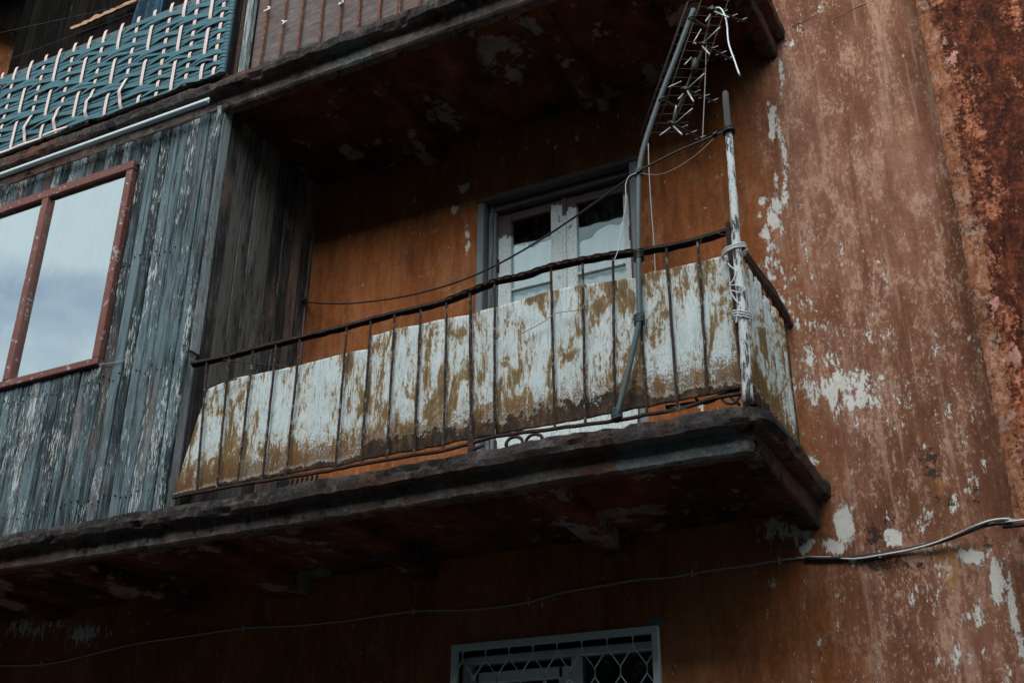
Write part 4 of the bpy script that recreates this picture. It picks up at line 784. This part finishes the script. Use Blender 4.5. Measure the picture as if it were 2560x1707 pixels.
m = MB(); m.tube(ipath([ap(*p, AY+.01) for p in ((800, 470), (800, 540), (760, 620), (700, 740), (640, 880))], .04), .003, 5); m.build('phase_wire', MAT['antwire'], ant)
m = MB(); m.tube(ipath([ap(*p, AY+.01) for p in ((655, 900), (610, 1030), (570, 1120), (515, 1215))], .04), .003, 5); m.build('phase_wire', MAT['antwire'], ant)
m = MB(); m.tube([ap(745, 575, AY-.01), ap(742, 590, AY-.01), ap(725, 690, AY-.01), ap(712, 715, AY-.01)], [.012, .022, .022, .010], 10); m.build('balun_box', MAT['black'], ant)
# reflector: two leaves of thin wires hinged on the spine
def leafgrid(q00, q10, q01, q11, nh, nvv, y0, y1):
    a, b, c, d = ap(*q00, y0), ap(*q10, y1), ap(*q01, y0), ap(*q11, y1)
    for i in range(nh):
        t = i/(nh-1); m = MB(); m.tube([a.lerp(c, t), b.lerp(d, t)], .0014, 4); m.build('reflector_wire', MAT['antwire'], ant)
    for t in nvv: m = MB(); m.tube([a.lerp(b, t), c.lerp(d, t)], .0020, 5); m.build('reflector_upright', MAT['antwire'], ant)
leafgrid((190, 1335), (345, 1300), (655, 20), (800, -20), 16, (0.03, .12, 1.0), AY-.10, AY+.0); leafgrid((345, 1300), (640, 1290), (800, -20), (1080, 10), 16, (.02, .93), AY+.0, AY-.02)
for (a_, b_) in (((705, 190), (860, 280)), ((415, 985), (560, 1050))):
    A = ap(*a_, FY-.034); B = ap(*b_, AY); m = MB(); m.tube([A, B], .009, 6); br = m.build('bracket', MAT['black'], ant)
    m = MB(); m.tube(coil(A, .021, 1.0, .0, .003, .3, 14), .0045, 6); m.build('clamp', MAT['black'], br)
m = MB(); m.tube(ipath([ap(845, 430, AY), ap(838, 700, AY), ap(830, 900, AY), ap(808, 1370, AY+.02)], .05), .0028, 5); m.build('antenna_lead', MAT['greyw'], ant)
# ------------------------------------------------------------------ washing line and loose wires
cl = [Vector((at(697, 693, 5.93)))]
for (px, py, Y) in ((740, 697, 5.86), (800, 697, 5.75), (880, 689, 5.6), (960, 674, 5.46), (1050, 648, 5.32), (1130, 614, 5.2), (1230, 558, 5.07), (1330, 492, 4.96), (1420, 428, 4.86), (1464, 396, FY-.054)): cl.append(at(px, py, Y))
wire('washing_line', ipath(cl, .05), .0060, 'black', 'black line sagging from the enclosure to the steel pipe')
wire('washing_line', ipath([at(px, py, FY-.054) for px, py in ((1470, 392), (1500, 376), (1560, 346), (1610, 325), (1650, 308), (1672, 300))], .05), .0062, 'black', 'short black line between steel pipe and wooden pole')
m = MB(); m.tube(rough(coil(at(1674, 302, PY_)+Vector((0, 0, -.012)), .029, 3.4, .009, .003, .1, 16), .001), .0056, 6); m.build('line_knot', MAT['black'], None, 'black line wound around the upper wooden pole', 'cord')
m = MB(); m.tube(rough(coil(at(1468, 398, FY-.034)+Vector((0, 0, -.012)), .022, 3, .010, .003, .3, 14), .001), .0058, 6); m.build('line_knot', MAT['pipe'], None, 'grey line knotted around the bend of the steel pipe', 'cord')
m = MB(); m.tube(rough(coil(at(697, 693, 5.93), .018, 2.6, .006, .002, .5, 14), .004), .0065, 6); m.build('line_knot', MAT['black'], None, 'black knot of the line at the enclosure corner', 'cord')
m = MB(); m.tube(rough(coil(at(1642, 312, FY-.054), .012, 2.5, .004, .002, .5, 10), .003), .006, 6); m.build('line_knot', MAT['black'], None, 'small knot in the short line beside the wooden pole', 'cord')
wire('loose_wire', ipath([at(px, py, FY-.06) for px, py in ((1462, 398), (1445, 405), (1437, 425), (1438, 460), (1434, 490), (1428, 520), (1418, 580), (1408, 600))], .03), .0022, 'whitew', 'thin white wire hanging in front of the door glass')
wire('loose_wire', ipath([at(px, py, FY-.05) for px, py in ((1472, 398), (1510, 402), (1550, 388), (1600, 355), (1642, 316))], .04), .0016, 'greyw', 'hair thin pale wire slung below the short line')
wire('loose_wire', ipath([at(px, py, 5.4) for px, py in ((1489, 330), (1491, 400), (1496, 480), (1502, 560), (1506, 640), (1510, 700))], .05), .0032, 'greyw', 'grey wire hanging down the wall right of the door')
wire('loose_wire', ipath([at(px, py, FY+.0) for px, py in ((480, 824), (500, 824), (540, 830), (600, 836), (668, 843))], .05), .0036, 'black', 'thin dark wire tied across the left end of the railing')
wire('loose_wire', ipath([at(px, py, FY-.016) for px, py in ((1200, 765), (1225, 752), (1250, 738), (1280, 718), (1338, 708), (1345, 660))], .04), .0026, 'greyw', 'thin wire slanting over the mustard stained sheet')
wire('loose_wire', ipath([at(px, py, FY-.014) for px, py in ((474, 892), (500, 880), (527, 874), (545, 870))], .03), .0045, 'black', 'black wire along the sheet edge beside the enclosure')
for k, (pts, lab) in enumerate(((((1530, 935), (1580, 928), (1630, 920), (1665, 905), (1700, 893)), 'thick black cable lying below the corner sheet'), (((1595, 912), (1612, 926), (1640, 920), (1660, 902)), 'loop of black cable below the corner sheet'), (((1650, 905), (1668, 925), (1690, 925), (1700, 905)), 'small cable loop at the foot of the wooden pole'), (((1672, 900), (1680, 915), (1700, 930)), 'short cable end at the foot of the wooden pole'))):
    wire('black_cable', ipath([at(px, py, FY+.05) for px, py in pts], .02), (.011, .007, .007, .006)[k], 'black', lab, 'cable', None, 8)
wire('twig', ipath([at(px, py, FY-.03) for px, py in ((1628, 528), (1622, 540), (1612, 548), (1608, 562))], .01), .0024, 'black', 'dry twig hanging below the top rail', 'twig'); wire('twig', ipath([at(px, py, FY-.03) for px, py in ((1640, 530), (1655, 538), (1668, 540))], .01), .002, 'black', 'dry twig beside the railing corner', 'twig')
# tuft of dry grass on the lip
def tuft(px, py, lab):
    c = at(px, py, FY-.09); m = MB()
    for k in range(26):
        an = random.uniform(0, math.pi); l = random.uniform(.02, .06); p2 = c+Vector((math.cos(an)*l, random.uniform(-.02, .02), math.sin(an)*l*.9)); m.tube([c+Vector((random.uniform(-.015, .015), 0, 0)), (c+p2)/2+Vector((0, 0, .006)), p2], [.0016, .0013, .0006], 4)
    m.build('grass_tuft', MAT['moss'], None, lab, 'grass')
tuft(1731, 965, 'dry grass tuft on the slab lip below the pole'); tuft(1672, 948, 'dry grass tuft on the slab lip under the corner sheet'); tuft(1560, 945, 'wisp of dry grass at the bottom rail')
# planks and bundle seen through the gap under the first sheet
pk = MB()
for k in range(9):
    a_ = at(622+k*11, 1120, 5.2); pk.tube([Vector((a_.x, 5.2, 3.64)), Vector((a_.x+.03, 5.23, 3.86))], .008, 5)
pk.build('crate', MAT['cloth'], None, 'blue slatted crate glimpsed under the sheet beside the enclosure', 'crate')
# ------------------------------------------------------------------ cable run on the wall under the balcony
cpts = [(0, 1528), (120, 1522), (300, 1480), (420, 1462), (560, 1442), (680, 1436), (800, 1424), (950, 1403), (1070, 1400), (1200, 1385), (1290, 1360), (1380, 1345), (1470, 1330), (1540, 1325), (1640, 1308), (1720, 1298), (1800, 1285), (1850, 1280)]
wire('wall_cable', ipath([at(px, py, WY-.014) for px, py in cpts], .06), .0062, 'greyw', 'grey cable clipped across the dark wall below the balcony', 'cable')
bl = [(1850, 1284), (1920, 1282), (2000, 1275), (2080, 1262), (2160, 1243), (2230, 1218), (2262, 1206), (2292, 1201), (2322, 1201), (2352, 1204)]
by = [WY-.016, WY-.018, WY-.02, WY-.025, WY-.04, WY-.09, NY-.05, NY-.05, NY-.05, NY-.05]
wire('wall_cable', ipath([at(px, py, Y) for (px, py), Y in zip(bl, by)]+[Vector((.9, NY-.05, 3.30)), Vector((2.2, NY-.05, 3.32))], .05), .011, 'black', 'thick black cable crossing to the red neighbouring wall', 'cable', None, 8)
wl = [(1850, 1278), (1900, 1279), (1960, 1283), (2010, 1276), (2090, 1262), (2150, 1245), (2200, 1225), (2240, 1207), (2270, 1196), (2300, 1191), (2330, 1191), (2352, 1193)]
wy_ = [WY-.016, WY-.018, WY-.03, WY-.04, WY-.05, WY-.06, WY-.09, NY-.065, NY-.065, NY-.065, NY-.065, NY-.065]
wire('wall_cable', ipath([at(px, py, Y) for (px, py), Y in zip(wl, wy_)]+[Vector((.9, NY-.06, 3.33)), Vector((2.2, NY-.06, 3.34))], .05), .0052, 'whitew', 'white cable running along the thick black one', 'cable')
for (px, py, where) in ((96, 1524, 'near the left end'), (560, 1442, 'below the enclosure'), (950, 1403, 'left of the bottom window'), (1215, 1380, 'above the bottom window'), (1590, 1316, 'right of the bottom window'), (1790, 1287, 'left of the grey plaster patch'), (2021, 1273, 'on the white cable')):
    p = at(px, py, WY-.012); m = MB(); m.box(p+Vector((-.006, -.012, -.02)), p+Vector((.006, .012, .02)), .002); m.build('cable_clip', MAT['greyw'], None, 'small cable clip '+where, 'clip', 'clips along the wall cable')
# ------------------------------------------------------------------ upper balcony: pale strip, woven strap screen, clad railing
m = MB(); A = at(0, 401, 4.715); B = at(476, 234, 4.715); zc = (A.z+B.z)/2
m.box((-9.5, 4.70, zc-.012), (B.x, 4.74, zc+.016), .006); m.box((-9.5, 4.724, zc+.0165), (B.x, 4.74, zc+.04), .003); m.build('drip_strip', MAT['strip'], None, 'pale metal drip strip under the upper balcony edge', 'metal strip')
MY = 4.725
scr = thing('woven_screen', 'teal and pale pink straps woven into a screen on the upper railing', 'woven screen', (-6, MY, 6.75))
vx = []
for (zx, zy) in ((12, 520), (100, 490), (208, 420), (303, 380), (395, 345), (493, 303), (592, 270), (688, 235), (797, 195), (903, 155), (1010, 107), (1122, 68), (1213, 50), (1297, 30), (1393, 25), (1465, 40)):
    vx.append(at(zx*.3827/K, zy*.3827/K, MY).x)
vx = [vx[0]-.16*k for k in (5, 4, 3, 2, 1)]+vx; NV = len(vx); NH = 24; ZB_, ZT_ = 6.80, 7.66
xR = at(1500*.3827/K, 60*.3827/K, MY).x
def on_top(i, j):      # is the upright strap in front of horizontal strap j?
    if i % 2 == 0: return ((j+i//2) % 3) != 0
    return ((j+(i//2)*4) % 10) not in (0, 1)
hz = []
for j in range(NH):
    z = ZB_+.02+(ZT_-.10-ZB_)*j/(NH-1); xs_ = []; ys_ = []; zs2 = []; ex = 0
    knots_x = [vx[0]-.1]+vx+[xR]; ky = [0]+[(.006 if on_top(i, j) else -.011) for i in range(NV)]+[0]; kz = [0]+[(-.004 if on_top(i, j) else .005)+random.uniform(-.004, .004) for i in range(NV)]+[0]
    for i in range(len(knots_x)-1):
        for t in np.linspace(0, 1, 9)[:-1]:
            s_ = t*t*(3-2*t); xs_.append(knots_x[i]+(knots_x[i+1]-knots_x[i])*t); ys_.append(ky[i]+(ky[i+1]-ky[i])*s_); zs2.append(kz[i]+(kz[i+1]-kz[i])*s_)
    for k in range(7):
        a = math.pi*k/6; xs_.append(xR+.028*math.sin(a)); ys_.append(.02-.022*math.cos(a)); zs2.append(0)
    hw = random.uniform(.0185, .0225); tw = random.uniform(-.007, .007)
    A = [(x_, MY+y_+.0015, z+q_+hw) for x_, y_, q_ in zip(xs_, ys_, zs2)]; C = [(x_, MY+y_-.001+tw*0.3, z+q_) for x_, y_, q_ in zip(xs_, ys_, zs2)]; B = [(x_, MY+y_-.002+tw*.4, z+q_-hw) for x_, y_, q_ in zip(xs_, ys_, zs2)]
    m = MB(); m.strip(A, B, False); m.build('strap', MAT['teal'], scr, solid=.0016)
for i, x_ in enumerate(vx):
    pts = []; loose = i in (8, 10, 14, 12)
    for k in range(46):
        z = ZT_-(ZT_-ZB_+.02)*k/45+.012; fj = (z-ZB_-.02)/(ZT_-.10-ZB_)*(NH-1); j = int(round(fj)); y_ = -.007
        if 0 <= j < NH: y_ = -.012 if on_top(i, j) else .008
        if k == 0: y_ = .0
        xo = 0
        if loose and z < ZB_+.26:
            t = (ZB_+.26-z)/.26; y_ -= .03*math.sin(t*math.pi); xo = -.018*math.sin(t*math.pi)
        pts.append((x_+xo, MY+y_, z))
    sm_ = [pts[0]]+[tuple((pts[k-1][c]+2*pts[k][c]+pts[k+1][c])/4 for c in range(3)) for k in range(1, 45)]+[pts[-1]]
    for _ in range(2): sm_ = [sm_[0]]+[tuple((sm_[k-1][c]+2*sm_[k][c]+sm_[k+1][c])/4 for c in range(3)) for k in range(1, 45)]+[sm_[-1]]
    hw = .0145; m = MB(); m.strip([(p[0]-hw, p[1], p[2]) for p in sm_], [(p[0]+hw, p[1], p[2]) for p in sm_], False); m.build('strap', MAT['pinkstrap'], scr, solid=.002, plabel='pale pink upright strap')
for (za, xa, xb) in ((6.795, vx[0]-.1, vx[6]), (6.785, vx[4], vx[9]), (6.80, vx[9]+.03, vx[11])):
    xx = np.linspace(xa, xb, 40); yy = -.020+.014*np.sin(xx*19); A = [(p, MY+q, za+.012*math.sin(p*19)+.011) for p, q in zip(xx, yy)]; B = [(p, MY+q, za+.012*math.sin(p*19)-.009) for p, q in zip(xx, yy)]
    m = MB(); m.strip(A, B); m.build('strap', MAT['pinkstrap'], scr, solid=.002, plabel='pale pink strap along the lower hem')
ur = thing('upper_railing', 'dark upper balcony railing behind the woven screen, with rusty bars over plywood', 'railing', (-5, 4.80, 6.75))
m = MB(); m.box((-9.6, 4.755, ZT_-.045), (-4.72, 4.79, ZT_+.005), .003); m.build('top_rail', MAT['pipe'], ur)
m = MB(); m.box((-9.6, 4.755, 6.775), (-4.72, 4.785, 6.80), .003); m.build('bottom_rail', MAT['iron'], ur)
for k in range(9):
    m = MB(); m.tube([(-9.2+k*.53, 4.79, 6.76), (-9.2+k*.53, 4.79, ZT_-.05)], .008, 6, sm=False); m.build('baluster', MAT['iron'], ur)
A = at(75*.9188, 165*.9188, MY); m = MB(); m.box((A.x-.05, 4.74, A.z-.085), (A.x+.01, WY+.02, A.z-.015), .004); m.build('return_rail', MAT['iron'], ur)
A = at(545, 180, 4.80); m = MB(); m.box((-4.70, 4.79, 6.73), (-4.665, 4.83, 8.0), .004); m.build('post', MAT['iron'], ur)
m = MB(); m.box((-4.655, 4.785, 6.725), (-4.60, 4.84, 8.0), .006); m.build('post', MAT['trim'], ur, plabel='grey wooden post beside the woven screen')
for (xa, xb, dy) in ((-4.60, -3.38, 0), (-3.378, -2.16, .006), (-2.158, -1.22, .002)):
    m = MB(); m.box((xa, 4.855+dy, 6.745), (xb, 4.867+dy, 7.9)); m.build('plywood_panel', MAT['ply'], ur)
ub = [((671.6, 0), (648.6, 174)), ((715.6, 0), (696.5, 161)), ((761.5, 0), (740.5, 145)), ((809, 0), (796, 124)), ((857, 0), (844, 107)), ((898.7, 0), (893.7, 88)), ((951, 0), (945, 69)), ((1002, 0), (998, 52)), ((1050.6, 0), (1048.7, 34)), ((1105, 0), (1104, 11))]
for i, (a_, b_) in enumerate(ub):
    A = at(a_[0]/K, a_[1]/K, 4.83); B = at(b_[0]/K, b_[1]/K, 4.83); t = (7.85-A.z)/(A.z-B.z) if A.z > B.z else 0; T = A+(A-B)*max(t, 0); T.x = A.x+(A.x-B.x)*min(t, .6); B.z = 6.74
    n = 8; pts = [B.lerp(T, k/n)+Vector((random.uniform(-.003, .003), 0, 0)) for k in range(n+1)]; m = MB(); m.tube(pts, random.uniform(.008, .0115), 7); m.build('baluster', MAT['rust'], ur)
for i in range(11): m = MB(); m.tube([(-2.72+i*.145, 4.83, 6.74), (-2.72+i*.145, 4.83, 7.85)], .009, 6); m.build('baluster', MAT['rust'], ur)
m = MB(); m.box((-4.6, 4.815, 7.86), (-1.2, 4.845, 7.90), .004); m.build('top_rail', MAT['rust'], ur)
for (zx, zy, w) in ((1750, 60, 'leftmost rusty bar'), (1862, 147, 'second rusty bar, lower down'), (2240, 15, 'rusty bar near the top edge')):
    c = at(zx*.3827/K, zy*.3827/K, 4.815); m = MB()
    for k in range(4):
        d = Vector((random.uniform(-.022, .022), -.006, random.uniform(-.016, .016))); m.box(c+d-Vector((.014, .003, .005)), c+d+Vector((.014, .003, .005)), .001, Matrix.Translation(c+d) @ Matrix.Rotation(random.uniform(-.6, .6), 4, 'Y') @ Matrix.Translation(-c-d))
    m.build('tape_knot', MAT['bulb'], None, 'knot of white tape on the '+w+' of the upper railing', 'tape', 'white tape knots on the upper railing')
# loggia boards, cloth, awning, lines behind the screen
lg = thing('loggia_partition', 'boarded loggia behind the woven screen, coloured near black for its shade', 'partition', (-6.5, 5.5, 6.76))
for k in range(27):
    xa = -8.28+k*.135; m = MB(); m.box((xa, 5.50+random.uniform(-.004, .004), 6.75), (xa+.131, 5.525, 10.6), .004); m.build('board', MAT['shade_wood'], lg)
aw = thing('awning', 'dark sloping awning roof above the woven screen', 'awning', (-7, 5.2, 9.0))
q = [at(0, 66, 5.75), at(103, 94, 5.75), at(140, 102, 5.55)]
m = MB(); m.box((-12.5, 5.40, 8.62), (-8.30, 5.47, 10.7)); 
m = MB(); A0 = q[0]; A1 = q[1]; dx = (A1-A0)
v0 = A0-dx*2.2; v1 = A1+dx*.35; m.v = [tuple(v0), tuple(v1), (v1.x, v1.y, v1.z+1.8), (v0.x, v0.y, v0.z+1.8)]; m.face((0, 1, 2, 3)); m.build('awning_sheet', MAT['shade_wood'], aw, solid=.02)
m = MB(); m.box((-12, 4.9, 10.2), (-4.5, 5.8, 10.28)); m.build('roof_board', MAT['shade_wood'], aw)
tb = [at(163+6*k, 66-66*k*6/145+random.uniform(-1.6, 1.6)-(3 if k in (9, 10, 16) else 0), 5.44) for k in range(28)]; tl = [at(163+6*k, 68.5-66*k*6/145+random.uniform(0, 2.2)+min(k, 3), 5.44) for k in range(28)]
m = MB(); m.strip(tb, tl, False); m.build('split_board', MAT['tan'], None, 'split tan board edge above the woven screen', 'board', solid=.02)
nu, nv = 40, 24; xa = at(275, 80, 4.96).x; xb = at(372, 60, 4.96).x; P = np.zeros((nu, nv, 3))
for i in range(nu):
    u = i/(nu-1)
    for j in range(nv):
        t = j/(nv-1); fold = .045*math.sin(u*17+1.2*t)+.02*math.sin(u*41); pin = 1-.35*t
        P[i, j] = (xa+(xb-xa)*(.5+(u-.5)*pin)+.10*t, 4.96+fold, 7.25+1.25*t)
m = MB(); m.grid(P); m.build('hanging_cloth', MAT['cloth'], None, 'dark blue cloth hanging behind the woven screen', 'cloth', solid=.004)
for (p0, p1, lab) in (((0, 76), (330, 4), 'upper clothes line over the woven screen'), ((40, 130), (280, 40), 'middle clothes line over the woven screen'), ((68, 150), (160, 118), 'short clothes line at the railing corner')):
    a_ = at(*p0, 4.9); b_ = at(*p1, 4.9); wire('clothes_line', [a_+(a_-b_)*.3, (a_+b_)/2, b_+(b_-a_)*.3], .0022, 'antwire', lab, 'line')

# ------------------------------------------------------------------ what stands across the street (seen mirrored in the panes), plus a tree added for shade
fh = thing('opposite_house', 'bluish house across the street mirrored at the foot of the enclosure window', 'house', (-14, -14, 0))
m = MB(); m.box((-80, -22, 0), (70, -13, 13.6)); m.build('wall', MAT['far_wall'], fh)
m = MB(); m.v = [(-80.5, -22.5, 13.6), (70.5, -22.5, 13.6), (70.5, -12.4, 13.6), (-80.5, -12.4, 13.6), (-80.5, -17.5, 15.4), (70.5, -17.5, 15.4)]
for f in ((3, 2, 5, 4), (1, 0, 4, 5), (0, 3, 4), (2, 1, 5), (0, 1, 2, 3)): m.face(f)
m.build('roof', MAT['far_roof'], fh)
for k in range(15):
    for s_ in range(4):
        xa = -52+k*6.2; za = 1.2+s_*2.9; m = MB(); m.box((xa, -13.06, za), (xa+1.3, -12.97, za+1.6), .02); w1_ = m.build('window', MAT['upvc'], fh); m = MB(); m.box((xa+.08, -12.99, za+.08), (xa+1.22, -12.955, za+1.52)); m.build('pane', MAT['room'], w1_)
def tree(x, y, h, r, seed, label, N_=9000, ls=(.05, .10)):
    rr = np.random.default_rng(seed); t = thing('street_tree', label, 'tree', (x, y, 0), 'street trees mirrored in the panes')
    m = MB(); m.tube([(x, y, -.1), (x+.1, y, h*.3), (x-.1, y+.1, h*.6), (x+.1, y, h*.9)], [.22, .17, .11, .03], 9)
    for k in range(14):
        a = rr.uniform(0, 6.28); zb = h*rr.uniform(.32, .75); l = r*rr.uniform(.5, .95); p = Vector((x, y, zb)); q_ = p+Vector((math.cos(a)*l, math.sin(a)*l, l*rr.uniform(.3, .8))); m.tube([p, (p+q_)/2+Vector((0, 0, .1)), q_], [.07, .045, .012], 6)
    m.build('trunk', MAT['bark'], t)
    cl_ = rr.normal(size=(60, 3)); cl_ /= np.linalg.norm(cl_, axis=1)[:, None]; cl_ *= (rr.random((60, 1))**.4); cl_ = cl_*np.array([r, r, h*.36])+np.array([x, y, h*.63])
    c = cl_[rr.integers(0, 60, N_)]+rr.normal(size=(N_, 3))*r*.17; n1 = rr.normal(size=(N_, 3)); n1 /= np.linalg.norm(n1, axis=1)[:, None]; n2 = np.cross(n1, rr.normal(size=(N_, 3))); n2 /= np.linalg.norm(n2, axis=1)[:, None]
    s_ = rr.uniform(*ls, (N_, 1)); V = np.stack([c-n1*s_, c+n2*s_*.5, c+n1*s_, c-n2*s_*.5], 1).reshape(-1, 3); m = MB(); m.v = [tuple(v) for v in V.tolist()]; m.f = [(4*i, 4*i+1, 4*i+2, 4*i+3) for i in range(N_)]; m.sm = [False]*N_; m.build('crown', MAT['leaf'], t)
tree(-7.5, -5.5, 7.6, 2.6, 1, 'leafy tree mirrored in the bottom window')
tree(4.0, -7.0, 14.5, 4.2, 2, 'unseen leafy tree, made tall to shade the lower wall', 22000, (.08, .15)); tree(-17, -7.5, 8.0, 2.8, 3, 'leafy tree far left across the street')  # the tall tree stands out of view, sized to shade the lower wall
